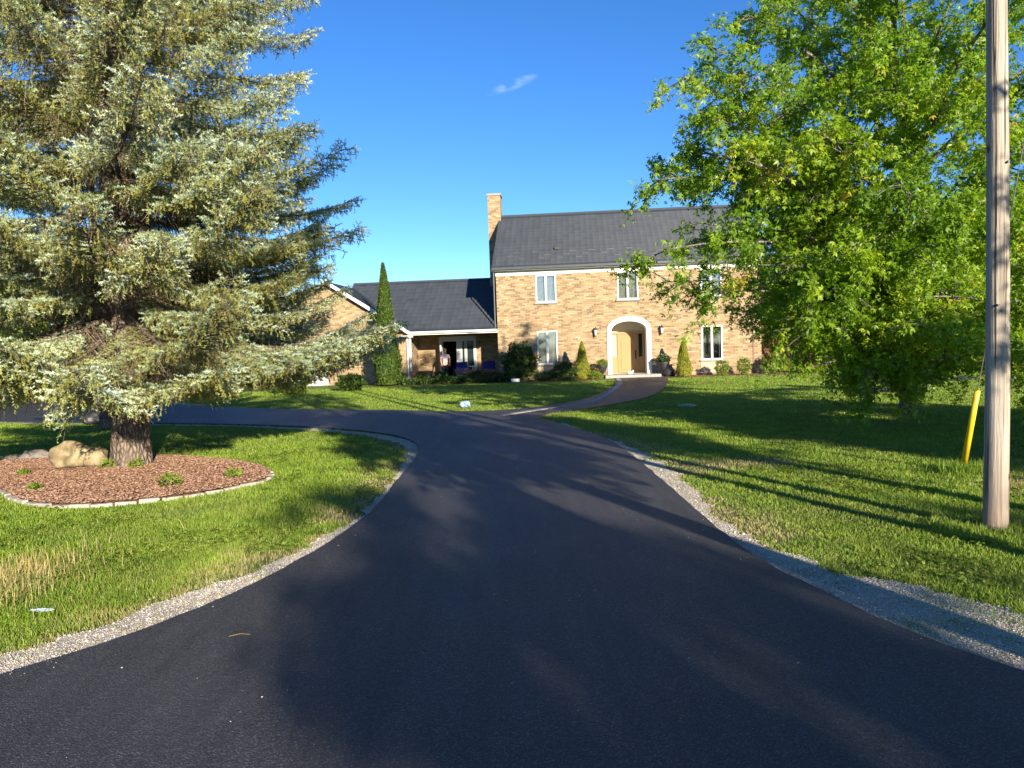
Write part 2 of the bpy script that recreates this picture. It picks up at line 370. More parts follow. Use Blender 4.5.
def strip(name, inner, outer, z, mat, kind='structure', jo=.13, fr=3.1):
    a = spline(inner, 22); b = spline(outer, 22)
    b = [(x + jo*noise.noise(Vector((x*fr, y*fr, 5))) + .5*jo*noise.noise(Vector((x*17, y*17, 5))), y + jo*noise.noise(Vector((x*fr, y*fr, 2)))) for x, y in b]
    o, p = sheet(name, a + b[::-1], z, mat)
    if kind: tag(o, kind=kind)
    return p
GL_in = [(-7, 1.5), (-3.4, 3.2), (-2.74, 3.85), (-2.08, 4.83), (-1.57, 6.6), (-1.44, 7.86), (-1.44, 9.6), (-1.48, 11.86), (-1.80, 13.4), (-2.68, 14.9), (-3.95, 16.1), (-5.6, 17.2), (-7.89, 18.3), (-14.6, 20.9)]
GL_out = [(-8, 2.1), (-3.85, 3.6), (-3.02, 4.26), (-2.40, 5.12), (-1.81, 6.44), (-1.60, 7.78), (-1.58, 9.5), (-1.67, 11.3), (-1.97, 13.0), (-2.83, 14.55), (-4.12, 15.8), (-5.70, 16.97), (-7.95, 18.12), (-14.65, 20.75)]
GR_in = [(8, 1.5), (4.6, 2.0), (3.3, 2.6), (2.6, 3.25), (2.14, 4.05), (1.9, 4.9), (1.78, 5.5), (1.72, 6.3), (1.71, 7.8), (1.7, 9.7), (1.68, 11.5), (1.48, 13.4), (.97, 15.4), (.45, 16.9)]
GR_out = [(9, 2.6), (5.6, 3.0), (4.2, 3.5), (3.3, 4.1), (2.75, 4.65), (2.42, 5.1), (2.2, 5.55), (1.98, 6.1), (1.98, 7.6), (2.1, 9.2), (2.0, 11.0), (1.7, 12.9), (1.2, 15.1), (.75, 16.8)]
gl_poly = strip('gravel_shoulder', GL_in, GL_out, .008, M['gravel'])
gr_poly = strip('gravel_shoulder', GR_in, GR_out, .008, M['gravel'], jo=.16, fr=2.2)
BORD = [(-.3, 17.9), (.75, 19.3), (1.9, 20.6), (2.65, 22.5), (3.9, 27.7), (4.5, 31), (4.85, 34), (5.05, 35.3)]
b_in = [(x + .09, y - .05) for x, y in BORD]; b_out = [(x - .09, y + .05) for x, y in BORD]
bo, _ = sheet('stone_border', spline(b_in, 8) + spline(b_out, 8)[::-1], .034, M['concrete'], skirt=0); tag(bo, kind='structure')
o, side_p = sheet('side_road', [(13.5, 25.6), (60, 19), (60, 24), (14.5, 28.6)], .01, M['asphalt_old']); tag(o, kind='structure')
o, _ = sheet('gravel_pad', jit([(-40, 30.5), (-24, 30.7), (-18.3, 29.7), (-14.7, 27.6), (-10.8, 24.9), (-10.2, 25.3), (-14, 29.2), (-16, 32.4), (-40, 35)], .3, 1), .012, M['gravel']); tag(o, kind='structure')

BED = [(-3.30, 9.95), (-3.5, 9.35), (-3.95, 8.85), (-4.64, 8.5), (-5.3, 8.5), (-6.0, 8.9), (-6.9, 9.8), (-8.2, 10.6), (-8.9, 11.6), (-8.5, 12.6), (-7.5, 12.95), (-6.29, 12.6), (-5.1, 12.0), (-4.2, 11.4), (-3.6, 10.7)]
bed_s = spline(BED, 8, True)
def mulch_bed():
    # gently mounded sheet
    c = np.mean(bed_s, axis=0); rings = [0, .25, .5, .75, .92, 1.0]; n = len(bed_s); vs = [(c[0], c[1], .09)]; fs = []
    for k in rings[1:]:
        for x, y in bed_s:
            px, py = c[0] + (x-c[0])*k, c[1] + (y-c[1])*k
            vs.append((px, py, .02 + .075*(1-k**2) + .012*noise.noise(Vector((px*3, py*3, 0)))))
    fs += [(0, 1+i, 1+(i+1) % n) for i in range(n)]
    for r in range(len(rings)-2):
        a = 1 + r*n; b = a + n
        fs += [(a+i, b+i, b+(i+1) % n, a+(i+1) % n) for i in range(n)]
    me = bpy.data.meshes.new('mulch_bed'); me.from_pydata(vs, [], fs); me.update()
    return link('mulch_bed', me, M['mulch'], smooth=True)
tag(mulch_bed(), kind='structure')
def bed_z(x, y):
    c = np.mean(bed_s, axis=0); return .06
# edging stones round the bed
eg = MB(); eg.box(-.115, .115, -.035, .035, -.02, .045)
edge_v = [eg.build('edging_stone', simple('edging_stone', (.38, .35, .29), .9, .15, .2, 20), bevel=.012)]
bpy.data.objects.remove(edge_v[0]); em = eg
edge_mesh = None
dist = 0; k = 0; prev = bed_s[0]; acc = 0; step = .245
em_obj = None
for i in range(1, len(bed_s) + 1):
    cur = bed_s[i % len(bed_s)]; seg = math.dist(prev, cur); 
    while acc + seg >= step:
        f = (step - acc) / seg; px, py = prev[0] + (cur[0]-prev[0])*f, prev[1] + (cur[1]-prev[1])*f
        ang = math.atan2(cur[1]-prev[1], cur[0]-prev[0])
        if em_obj is None:
            em_obj = eg.build('edging_stone', bpy.data.materials['edging_stone'], bevel=.012); q = em_obj
        else:
            q = em_obj.copy(); COL.objects.link(q)
        q.location = (px, py, random.uniform(-.004, .012)); q.rotation_euler = (random.uniform(-.06, .06), random.uniform(-.05, .05), ang + random.uniform(-.07, .07))
        q.scale = (random.uniform(.9, 1.02), random.uniform(.85, 1.15), random.uniform(.85, 1.1))
        tag(q, 'small pale grey edging block in the curved rim of the mulch bed', 'edging stone', 'edging stones round the mulch bed')
        prev = (px, py); seg = math.dist(prev, cur); acc = 0
    acc += seg; prev = cur

# scattered small stuff --------------------------------------------------------
OCT = np.array([(1,0,0),(-1,0,0),(0,1,0),(0,-1,0),(0,0,1),(0,0,-.5)], float); OF = np.array([(0,2,4),(2,1,4),(1,3,4),(3,0,4),(2,0,5),(1,2,5),(3,1,5),(0,3,5)])
def scatter(name, P, size, mat, flat=(1, .75, .55), zoff=0.0, jitv=.25, tint=None):
    n = len(P); a = rng.uniform(0, 2*np.pi, n); V = OCT[None] * np.array(flat) * (1 + rng.uniform(-jitv, jitv, (n, 6, 3)))
    V = V * size[:, None, None]; c, s = np.cos(a)[:, None], np.sin(a)[:, None]
    X = V[..., 0]*c - V[..., 1]*s; Y = V[..., 0]*s + V[..., 1]*c
    V = np.stack([X, Y, V[..., 2]], -1) + P[:, None]
    Fc = (np.arange(n)[:, None, None]*6 + OF[None]).reshape(-1, 3)
    t = np.repeat(rng.random(n) if tint is None else tint, 6)
    return np_mesh(name, V.reshape(-1, 3), Fc, mat, tint=t)
def sample_poly(poly, n, zf=0):
    P = np.asarray(poly); lo, hi = P.min(0), P.max(0); out = np.zeros((0, 2))
    while len(out) < n:
        q = rng.uniform(lo, hi, (n*3, 2)); out = np.concatenate([out, q[inpoly(q[:, 0], q[:, 1], poly)]])
    return out[:n]
gp = []
for poly, lim in ((gl_poly, 18000), (gr_poly, 20000)):
    q = sample_poly(poly, lim*3); q = q[(q[:, 1] > 3) & (q[:, 1] < 19) & (rng.random(len(q)) < np.clip(7/q[:, 1], 0, 1)**1.2)]; gp.append(q[:lim])
q = np.concatenate(gp); sz = rng.gamma(2.2, .0013, len(q)) + .0018
# grit scattered thinly over the whole asphalt
# loose strays on lawn edge and a few on the asphalt edge
st = q[rng.random(len(q)) < .10] + rng.normal(0, .12, (int(0), 2)) if False else q[rng.random(len(q)) < .12]
st = st + rng.normal(0, .16, st.shape)
on_drive = inpoly(st[:, 0], st[:, 1], drive_poly); st = st[~on_drive | (rng.random(len(st)) < .06)]
on_drive = inpoly(st[:, 0], st[:, 1], drive_poly)
P = np.concatenate([np.c_[q, np.full(len(q), .012)], np.c_[st, np.where(on_drive, .038, .008)]])
o = scatter('gravel_stones', P, np.concatenate([sz, np.minimum(sz[:len(st)], .009)]), M['pebble']); tag(o, kind='stuff')
gx = rng.uniform(-3, 3, 420); gy = rng.uniform(2.6, 17, 420); k_ = inpoly(gx, gy, drive_poly); gx, gy = gx[k_], gy[k_]
o = scatter('drive_grit', np.c_[gx, gy, np.full(len(gx), .0375)], rng.gamma(2, .0012, len(gx)) + .0015, M['pebble']); tag(o, kind='stuff')
q = sample_poly(bed_s, 26000); cc = np.mean(bed_s, axis=0); 
d = np.array([1.0]*len(q)); zz = .055 + .04*np.exp(-((q - cc)**2).sum(1)/4)
o = scatter('wood_chips', np.c_[q, zz], rng.uniform(.012, .034, len(q)), M['chip'], (1, .38, .22), jitv=.35); tag(o, kind='stuff')

# ------------------------------------------------------------------ grass blades
def make_blades(name, X, Y, H, Wd, tint, mat, lean=.8, z0=0.0):
    n = len(X); a = rng.uniform(0, 2*np.pi, n); s = np.stack([np.cos(a), np.sin(a), 0*a], -1)
    la = rng.uniform(0, 2*np.pi, n); ld = np.stack([np.cos(la), np.sin(la), 0*la], -1) * (np.abs(rng.normal(0, lean, n)) * H)[:, None]
    b = np.stack([X, Y, np.full(n, z0)], -1); up = np.zeros((n, 3)); up[:, 2] = H
    m = b + ld*.35 + up*.6; t = b + ld + up*(1 - .25*np.clip(np.linalg.norm(ld, axis=1)/H, 0, 1.5))[:, None]
    w = s * (Wd/2)[:, None]
    V = np.stack([b - w, b + w, m - w*.75, m + w*.75, t], 1).reshape(-1, 3)
    F_ = np.array([(0, 1, 3), (0, 3, 2), (2, 3, 4)]); Fc = (np.arange(n)[:, None, None]*5 + F_[None]).reshape(-1, 3)
    return np_mesh(name, V, Fc, mat, tint=np.repeat(tint, 5))
def lawn_points(n):
    # density falls with distance from the drive mouth (real lawn is even; only far blades are fewer and wider)
    Y = 3.2 * (33.6/3.2) ** rng.random(n*3); X = rng.uniform(-1, 1, n*3) * (Y*.78 + 1.6)
    ok = ~inpoly(X, Y, drive_poly) & ~(inpoly(X, Y, gl_poly) & (rng.random(len(X)) > .07)) & ~(inpoly(X, Y, gr_poly) & (rng.random(len(X)) > .20)) & ~inpoly(X, Y, walk_poly) & ~inpoly(X, Y, [(x, y) for x, y in bed_s]) & ~inpoly(X, Y, side_p)
    ok &= (Y > 2.6) & ~((np.abs(X) < 3.2) & (Y < 3.4))
    return X[ok][:n], Y[ok][:n]
def n2(X, Y, fr, seed):  # cheap smooth value noise
    r = np.random.default_rng(seed).random((64, 64)); x = X*fr; y = Y*fr; xi = np.floor(x).astype(int); yi = np.floor(y).astype(int)
    fx = x-xi; fy = y-yi; fx = fx*fx*(3-2*fx); fy = fy*fy*(3-2*fy); g = lambda i, j: r[(xi+i) % 64, (yi+j) % 64]
    return (g(0,0)*(1-fx)+g(1,0)*fx)*(1-fy) + (g(0,1)*(1-fx)+g(1,1)*fx)*fy
X, Y = lawn_points(int(680000*FAST_DENS))
dl = np.interp(Y, [p[1] for p in left_s if p[1] < 14 and p[0] > -8], [p[0] for p in left_s if p[1] < 14 and p[0] > -8])
dr = np.interp(Y, [p[1] for p in reversed(right_s) if p[0] < 5], [p[0] for p in reversed(right_s) if p[0] < 5])
edge = np.where(X < 0, dl - X, X - dr); edge = np.where(Y > 14, 3, edge)
thin = n2(X, Y, 1.7, 1)*.6 + n2(X, Y, 5, 2)*.4
dryness = np.clip((1.0 - edge)/.8, 0, 1) * np.clip((thin-.3)*3, 0, 1) + np.clip((n2(X, Y, .9, 5) - .60)*3*(Y < 11), 0, 1)*(X > 0)
keep = rng.random(len(X)) > .6*np.clip(dryness, 0, 1)
X, Y, edge, dryness, thin = (a[keep] for a in (X, Y, edge, dryness, thin))
tuft = n2(X, Y, 3.3, 3)*.6 + n2(X, Y, 9, 4)*.4
Hh = (.020 + .034*tuft) * rng.uniform(.7, 1.3, len(X)) * np.where(edge < .6, .75, 1) * np.where((X < 0) & (Y < 8), 1.25, 1)
# uncut ring round the pole base
dp = np.hypot(X - 4.02, Y - 6.17); Hh = np.where(dp < .5, Hh*2.2, Hh)
Wb = (.0032 + .0005*Y) * rng.uniform(.7, 1.2, len(X))
tint = np.clip(rng.normal(.42, .17, len(X)) + .25*(tuft-.5) + .75*np.clip(dryness*1.2 + .35*(edge < .25), 0, 1), 0, 1)
tint = np.where(rng.random(len(X)) < .035, rng.uniform(.86, 1, len(X)), tint)
o = make_blades('lawn_grass', X, Y, Hh, Wb, tint, M['blade']); tag(o, kind='stuff')
wX, wY = lawn_points(60000); m_ = (n2(wX, wY, 1.9, 21)*.7 + n2(wX, wY, 6, 22)*.3 > .66) & (wY < 13); wX, wY = wX[m_], wY[m_]; wn = rng.normal(0, .35, (len(wX), 3)); wn[:, 2] += 1
WEED = (np.c_[wX, wY, rng.uniform(.02, .055, len(wX))], rng.normal(0, 1, (len(wX), 3))*[1, 1, .15], wn, rng.uniform(.012, .03, len(wX)) + .0012*wY, rng.random(len(wX)))
# tall dry straw tuft at the left
a = rng.normal(0, 1, (2600, 2)); X = -3.95 + a[:, 0]*.27 ; Y = 5.4 + a[:, 1]*.5
o = make_blades('dry_grass_tuft', X, Y, rng.uniform(.05, .17, 2600), rng.uniform(.002, .005, 2600), rng.random(2600), M['straw'], .35)
tag(o, 'tall straw coloured clump of dry grass on the near left lawn', 'dry grass')
a = rng.normal(0, 1, (900, 2)); o = make_blades('grass_tuft', 5.38 + a[:, 0]*.16, 8.8 + a[:, 1]*.16, rng.uniform(.08, .2, 900), rng.uniform(.005, .01, 900), rng.uniform(0, .5, 900), M['blade'], .5)
tag(o, 'dark uncut grass tuft round the foot of the yellow guy guard', 'grass tuft')

# ------------------------------------------------------------------ leaves and needles
def leaves(pos, dr, nm, size, tint, name, mat, parent, lobes=((0, 1.0), (48, .8), (-48, .8)), fold=.25, width=.38, droop=.3):
    d = nrm(dr); n0 = nm - (nm*d).sum(1, keepdims=True)*d; n0 = nrm(n0); s = np.cross(d, n0)
    Vs, m = [], len(lobes)
    for ang, ln in lobes:
        a = math.radians(ang); ld = nrm(d*math.cos(a) + s*math.sin(a) - n0*droop*abs(math.sin(a))*.8); ls = np.cross(ld, n0)
        L = (size*ln)[:, None]; base = pos
        mid = base + ld*L*.5; tip = base + ld*L - n0*L*droop*.5
        Vs.append(np.stack([base, mid + ls*L*width*.5 + n0*L*fold*.3, tip, mid - ls*L*width*.5 + n0*L*fold*.3], 1))
    V = np.stack(Vs, 1).reshape(-1, 3); nf = len(pos)*m
    return np_mesh(name, V, np.arange(nf*4).reshape(-1, 4), mat, parent, np.repeat(tint, m*4))
WEED_DONE = tag(leaves(*WEED, 'clover_and_weeds', M['lime_leaf'], None, ((0, .8), (110, .8), (-110, .8)), width=.9), kind='stuff')
def needles(P, D, L, tint, name, mat, parent, k=9, nl=.026, nw=.010, ang=.85):
    """twigs (P base, D dir, L length) each bristling with k triangular needles"""
    n = len(P); D = nrm(D); ref = np.where(np.abs(D[:, 2:3]) > .9, [[1., 0, 0]], [[0, 0, 1.]])
    a = nrm(np.cross(D, ref)); b = np.cross(D, a)
    t = (np.arange(k)[None] + rng.random((n, k)))/k; ph = rng.uniform(0, 2*np.pi, (n, k))
    rad = np.cos(ph)[..., None]*a[:, None] + np.sin(ph)[..., None]*b[:, None]
    base = P[:, None] + D[:, None]*(L[:, None]*t)[..., None]
    tipd = nrm(rad*math.sin(ang) + D[:, None]*math.cos(ang)); ln = nl*rng.uniform(.8, 1.25, (n, k))
    side = D[:, None]*nw*.5 + 0*rad
    V = np.stack([base - side - rad*.003, base + side - rad*.003, base + tipd*ln[..., None]], 2).reshape(-1, 3)
    return np_mesh(name, V, np.arange(n*k*3).reshape(-1, 3), mat, parent, np.repeat(tint, k*3))
def trunk(name, pts, radii, mat, parent, n=14, rough=.06, flare=.5):
    vs = []; fs = []; m = len(pts)
    for j, (p, r) in enumerate(zip(pts, radii)):
        for i in range(n):
            a = 2*math.pi*i/n
            rr = r*(1 + rough*noise.noise(Vector((math.cos(a)*1.5, math.sin(a)*1.5, p[2]*1.3)))*2)
            if p[2] < .35: rr *= 1 + flare*(1 - max(0, p[2])/.35)**2*(.6 + .5*math.sin(a*4 + 1))
            vs.append((p[0] + rr*math.cos(a), p[1] + rr*math.sin(a), p[2]))
    for j in range(m-1): fs += [(j*n+i, j*n+(i+1) % n, (j+1)*n+(i+1) % n, (j+1)*n+i) for i in range(n)]
    fs.append(tuple((m-1)*n+i for i in range(n)))
    me = bpy.data.meshes.new(name); me.from_pydata(vs, [], fs); me.update(); return link(name, me, mat, parent, True)

def spruce(name, loc, height, rfun, z0, label, seed, mat='spruce_needle', trunk_r=.26, whorl=.33, nb=7, spacing=.062, nk=12, nl=.030, nw=.015, dead=True, foliage_in=.25, droop=.22, twl=.125, group=None, extra=()):
    g = np.random.default_rng(seed); root = empty(name, loc); tag(root, label, 'tree', group)
    zs = np.linspace(-.05, height*.99, 26); trunk('trunk', [(.03*math.sin(z), .03*math.cos(z*1.3), z) for z in zs], [max(.012, trunk_r*(1 - z/height)**.8 if z > 0 else trunk_r) for z in zs], M['bark_spruce'], root, 16, .12, .35)
    segs = []; TP, TD, TL, TT = [], [], [], []; dsegs = []; dt = []
    z = z0; w = 0
    while z < height*.985:
        ex = [q for q in extra if z <= q[0] < z + whorl]
        for b in range(nb + len(ex)):
            az = (b + g.uniform(-.35, .35))*2*math.pi/nb + w*.7; Rr = rfun(z)*g.uniform(.72, 1.06); zb = z + g.uniform(-.12, .12)
            if b >= nb: zb, az, Rr = ex[b-nb]
            if Rr < .15: continue
            dr = np.array([math.cos(az), math.sin(az), 0]); side = np.array([-math.sin(az), math.cos(az), 0]); bend = g.uniform(-.15, .15)
            dp = droop*g.uniform(.6, 1.5)*(1 - .9*z/height)*(min(1, .35 + max(0, z-1.5)*.8) if height > 10 else 1)
            up = .16*(z/height); hi = 1.9 if z > 9.2 else 1.0
            def pt(t): return np.array([0, 0, zb]) + dr*Rr*t + side*Rr*bend*t*t + np.array([0, 0, Rr*(up*t - dp*math.sin(t*2.4)*1.1 + .05*t**3)])
            pts = [pt(t) for t in np.linspace(0, 1, 9)]
            segs += pline(pts, .010 + .0065*Rr, .003)
            btint = g.normal(.05, .11)
            nsec = max(4, int(Rr/.062))
            for i in range(nsec):
                t = .12 + .88*(i + g.random())/nsec
                p = pt(t); ax = nrm(pt(min(1, t+.03)) - pt(t-.03)); sd = np.cross(ax, [0, 0, 1.]); sd /= np.linalg.norm(sd) + 1e-9
                for sgn in (-1, 1):
                    ls = (.17 + .50*(1-t)**.6*min(Rr, 3.6)/2.2)*g.uniform(.6, 1.2)*min(1, .35 + t*1.6)
                    hang = g.uniform(-.45, .1)
                    dd = nrm(ax*.75 + sd*sgn*g.uniform(.6, 1.1) + np.array([0, 0, hang]))
                    if t < foliage_in*g.uniform(.4, 1.5):
                        if dead and g.random() < .8:
                            for q in range(3):
                                e = p + nrm(dd + g.normal(0, .4, 3) + [0, 0, -.4])*ls*g.uniform(.4, 1.1)
                                dsegs.append(list(p) + list(e) + [.005, .002]); dt.append(g.random())
                                f = p + (e-p)*.5; e2 = f + nrm(g.normal(0, .5, 3) + [0, 0, -.9])*ls*.45
                                dsegs.append(list(f) + list(e2) + [.003, .0015]); dt.append(g.random())
                        continue
                    e = p + dd*ls; segs.append(list(p) + list(e) + [.005, .0025])
                    nt = max(3, int(ls/(spacing*hi))); tt = (np.arange(nt) + g.random(nt))/nt*.92 + .08
                    base = p + dd*ls*tt[:, None]; sg = np.where(np.arange(nt) % 2 == 0, 1, -1)[:, None]
                    s2 = nrm(np.cross(dd, [0, 0, 1.]))
                    td = dd*.75 + s2*sg*g.uniform(.4, 1.1, (nt, 1)) + np.array([0, 0, 1.])*g.uniform(-.1, .5, (nt, 1))
                    tl = twl*g.uniform(.45, 1.0, nt)*(1 - .3*tt)
                    TP.append(base); TD.append(td); TL.append(tl)
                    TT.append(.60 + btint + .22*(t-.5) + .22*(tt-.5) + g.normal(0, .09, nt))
                    nh = max(1, int(nt*.75)); th = g.random(nh)*.85 + .15; bh = p + dd*ls*th[:, None]
                    hd = np.stack([g.normal(0, .35, nh), g.normal(0, .35, nh), -np.ones(nh)], -1) + dd*.35; hl = twl*g.uniform(.6, 1.7, nh)*(1.15 - .5*t)
                    brown = g.random(nh) < (.30 if dead else 0)*(1.4 - t)
                    for q in np.nonzero(brown)[0]:
                        dsegs.append(list(bh[q]) + list(bh[q] + nrm(hd[q])*hl[q]*1.4) + [.003, .0012]); dt.append(g.random())
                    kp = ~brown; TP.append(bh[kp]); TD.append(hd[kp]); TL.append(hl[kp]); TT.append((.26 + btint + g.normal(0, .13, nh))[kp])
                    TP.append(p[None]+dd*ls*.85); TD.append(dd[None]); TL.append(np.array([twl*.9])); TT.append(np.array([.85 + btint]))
        z += whorl*g.uniform(.85, 1.15)*(1 if z < height*.75 else .8); w += 1
    V, Fq = tubes(segs, 4); np_mesh('branches', V, Fq, M['bark_spruce'], root)
    if dsegs:
        V, Fq = tubes(dsegs, 3); np_mesh('dead_twigs', V, np.ascontiguousarray(Fq), M['dead'], root, np.repeat(np.array(dt), 6))
    P, D, L, T = np.concatenate(TP), np.concatenate(TD), np.concatenate(TL), np.clip(np.concatenate(TT), 0, 1)
    print(name, 'twigs', len(P))
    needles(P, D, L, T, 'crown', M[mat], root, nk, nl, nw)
    return root

spruce('spruce_tree', (-5.81, 11.25, .04), 15.0, lambda z: (4.6 if z < 2.7 else 4.5*(1 - z/18.5)), 1.55,
       'large blue green spruce with brown dead inner twigs growing from the mulch bed', 3,
       extra=[(a_, b_, c_*(.97 if a_ < 2.8 else .75)) for a_, b_, c_ in [(1.9, .42, 4.3), (2.3, .1, 4.2), (2.6, .6, 4.4), (2.9, .3, 4.0), (3.1, -.1, 4.1), (3.3, .75, 4.2), (3.5, .45, 3.9), (3.8, .15, 3.9), (4.0, .6, 4.0), (4.2, -.15, 3.8), (4.4, .35, 3.7), (4.7, .1, 3.6), (4.9, .55, 3.6), (2.1, .85, 4.4), (2.7, 1.0, 4.3), (3.9, .95, 4.0)]])
spruce('spruce_tree', (-9.77, 17.8, 0), 12.0, lambda z: 2.7*(1 - z/12.5), 1.9, 'thin trunked darker spruce behind the mulch bed tree, beside the loop drive', 5,
       'dark_needle', .13, .45, 5, .11, 8, .04, .018, True, .3)

# deciduous tree -----------------------------------------------------------------
def broadleaf(name, loc, label, seed, trunk_pts, trunk_r, limbs, mat, bark='bark', leaf=.09, per=14, sec=9, cl=.55, cat='tree', group=None, lobes=None, droop=.35, sec_len=1.0, tube_n=5, spread=1.0, keep=1.0):
    """limbs: list of (start_t on trunk, tip point) ; local coords"""
    g = np.random.default_rng(seed); root = empty(name, loc); tag(root, label, cat, group)
    tp = [np.array(p, float) for p in trunk_pts]; m = 20
    def tr(t):
        x = t*(len(tp)-1); i = min(int(x), len(tp)-2); return tp[i] + (tp[i+1]-tp[i])*(x-i)
    trunk('trunk', [tuple(tr(t)) for t in np.linspace(0, 1, m)], [trunk_r*(1 - .8*t) for t in np.linspace(0, 1, m)], M[bark], root, 12, .08, .5)
    segs = []; LP, LD, LN, LS, LT = [], [], [], [], []
    for lim in limbs:
        st, tip, r0 = lim[:3]; dens = lim[3] if len(lim) > 3 else 1.0
        a = tr(st); tip = np.array(tip, float); ln = np.linalg.norm(tip-a)
        out = tip - a; mid = a + out*.5 + np.array([0, 0, ln*.13]) + g.normal(0, ln*.04, 3)
        def bz(t): return (1-t)**2*a + 2*t*(1-t)*mid + t*t*tip
        pts = [bz(t) for t in np.linspace(0, 1, 8)]; segs += pline(pts, r0, .008)
        lt = min(.14, g.normal(0, .10))
        ns = max(3, int(sec*dens*ln/3.5))
        for i in range(ns):
            t = .22 + .78*(i + g.random())/ns; p = bz(t); ax = nrm(bz(min(1, t+.02)) - bz(t-.02))
            rd = g.normal(0, 1, 3); rd[2] = rd[2]*.55 + .05; rd -= (rd@ax)*ax*.7; rd = nrm(rd*spread + ax*.75)
            sl = sec_len*g.uniform(.5, 1.25)*(1.15 - .55*t)
            e = p + rd*sl; e[2] -= droop*sl*g.uniform(.2, .9); e[2] = max(e[2], .45 - loc[2])
            mm = (p+e)/2 + np.array([0, 0, sl*.14]); q = [p, (p+mm*2+e)/4*1.0, e]; q[1] = .25*p + .5*mm + .25*e
            segs += pline(q, .016, .005)
            if g.random() > keep: continue
            nt = max(3, int(sl*6))
            for j in range(nt):
                u = .25 + .75*(j + g.random())/nt; c = (1-u)**2*p + 2*u*(1-u)*mm + u*u*e
                td = nrm(g.normal(0, 1, 3)*[1, 1, .6] + rd*.8); tl = cl*g.uniform(.35, 1.0); te = c + td*tl; te[2] -= droop*tl*.7; te[2] = max(te[2], .3 - loc[2])
                segs.append(list(c) + list(te) + [.005, .002])
                k = per; v = g.uniform(.15, 1.05, k)[:, None]
                pos = c + (te-c)*v + g.normal(0, .035 + leaf*.35, (k, 3))
                d = td*.6 + g.normal(0, .7, (k, 3)); d[:, 2] -= .45
                nn = g.normal(0, .75, (k, 3)); nn[:, 2] += .65
                LP.append(pos); LD.append(d); LN.append(nn); LS.append(leaf*g.uniform(.6, 1.2, k))
                LT.append(np.clip(.48 + lt + g.normal(0, .13, k) + .14*v[:, 0]*(g.random() < .3) + (.33 if g.random() < .05 else 0), 0, 1))
    V, Fq = tubes(segs, tube_n); np_mesh('branches', V, Fq, M[bark], root)
    P = np.concatenate(LP); print(name, 'leaves', len(P))
    leaves(P, np.concatenate(LD), np.concatenate(LN), np.concatenate(LS), np.concatenate(LT), 'crown', M[mat], root, lobes or ((0, 1.0), (50, .85), (-50, .85)), droop=.35)
    return root

ML = np.array((8.3, 15.6, 0.0))
tips = [(3.1, 13, 6.2), (4.1, 14.5, 7.2), (4.6, 14, 7.6), (3.6, 13, 5.5), (3.98, 12.5, 4.64), (2.72, 13.5, 4.58), (3.22, 15, 5.18), (3.62, 14, 5.2), (2.55, 12.5, 3.2), (2.7, 12.8, 2.7), (3.2, 12.5, 2.5), (3.74, 13.5, 3.74), (4.7, 12.5, 2.3), (4.8, 12.2, 1.75), (4.95, 13, 1.75), (5.13, 12, 1.25), (5.53, 11.7, 1.0), (6.6, 12.5, .95), (4.85, 11.5, 2.3), (5.02, 11, 2.94), (6.19, 11, 1.8), (5.76, 11, 3.93), (6.93, 11.5, 2.18), (8.04, 12, 1.45), (7.07, 11, 3.6), (5.01, 12, 4.95), (4.24, 12.5, 5.93), (5.82, 12, 6.33), (6.78, 11, 5.47), (8.03, 12, 5.01), (8.52, 12, 2.16), (8.83, 12, 3.73), (4.03, 12, 2.86),
        (5.0, 13, 8.2), (6.5, 12, 8.0), (8.5, 12, 7.5), (10.5, 12.5, 6.5), (11.5, 13, 4), (10.3, 12.4, 2.6), (9.6, 12, 1.7), (12.5, 15, 5), (12.8, 15.5, 2.5), (11.8, 18, 4), (8.5, 20, 4.5), (6, 19, 5), (4.6, 17.5, 4), (5.5, 17.5, 2.3), (9, 17, 8.2), (7, 15, 8.6), (10.5, 15, 8.3), (8.3, 13.5, 8.4), (5.4, 15, 8.4), (6.2, 13.4, 2.6), (7.5, 13, 3.3), (9.6, 13.4, 3.8), (7.4, 12.3, 1.2), (8.9, 12.6, .95), (5.9, 14.4, 3.3), (10.0, 11.9, 5.3), (6.0, 11.3, 2.9), (11.2, 12.6, 1.3), (12.2, 13.3, 7.6)]
gg = np.random.default_rng(11); lm = []
for t in tips:
    lp = np.array(t) - ML; h = t[2]; st = min(.92, max(.13, .10 + .6*h/8.5 + gg.uniform(-.05, .05))); lm.append((st, tuple(lp), .016 + .006*np.linalg.norm(lp), .5 if t[0] < 4.05 and t[2] < 4 else 1.0))
broadleaf('maple_tree', tuple(ML), 'big leafy bright green maple with low drooping boughs on the right lawn', 21,
          [(0, 0, -.05), (.05, 0, 1.6), (-.1, .1, 4), (.1, 0, 6.2), (0, .1, 8.5)], .17, lm, 'maple_leaf', leaf=.088, per=27, sec=18, cl=.5, droop=.4, sec_len=.95)

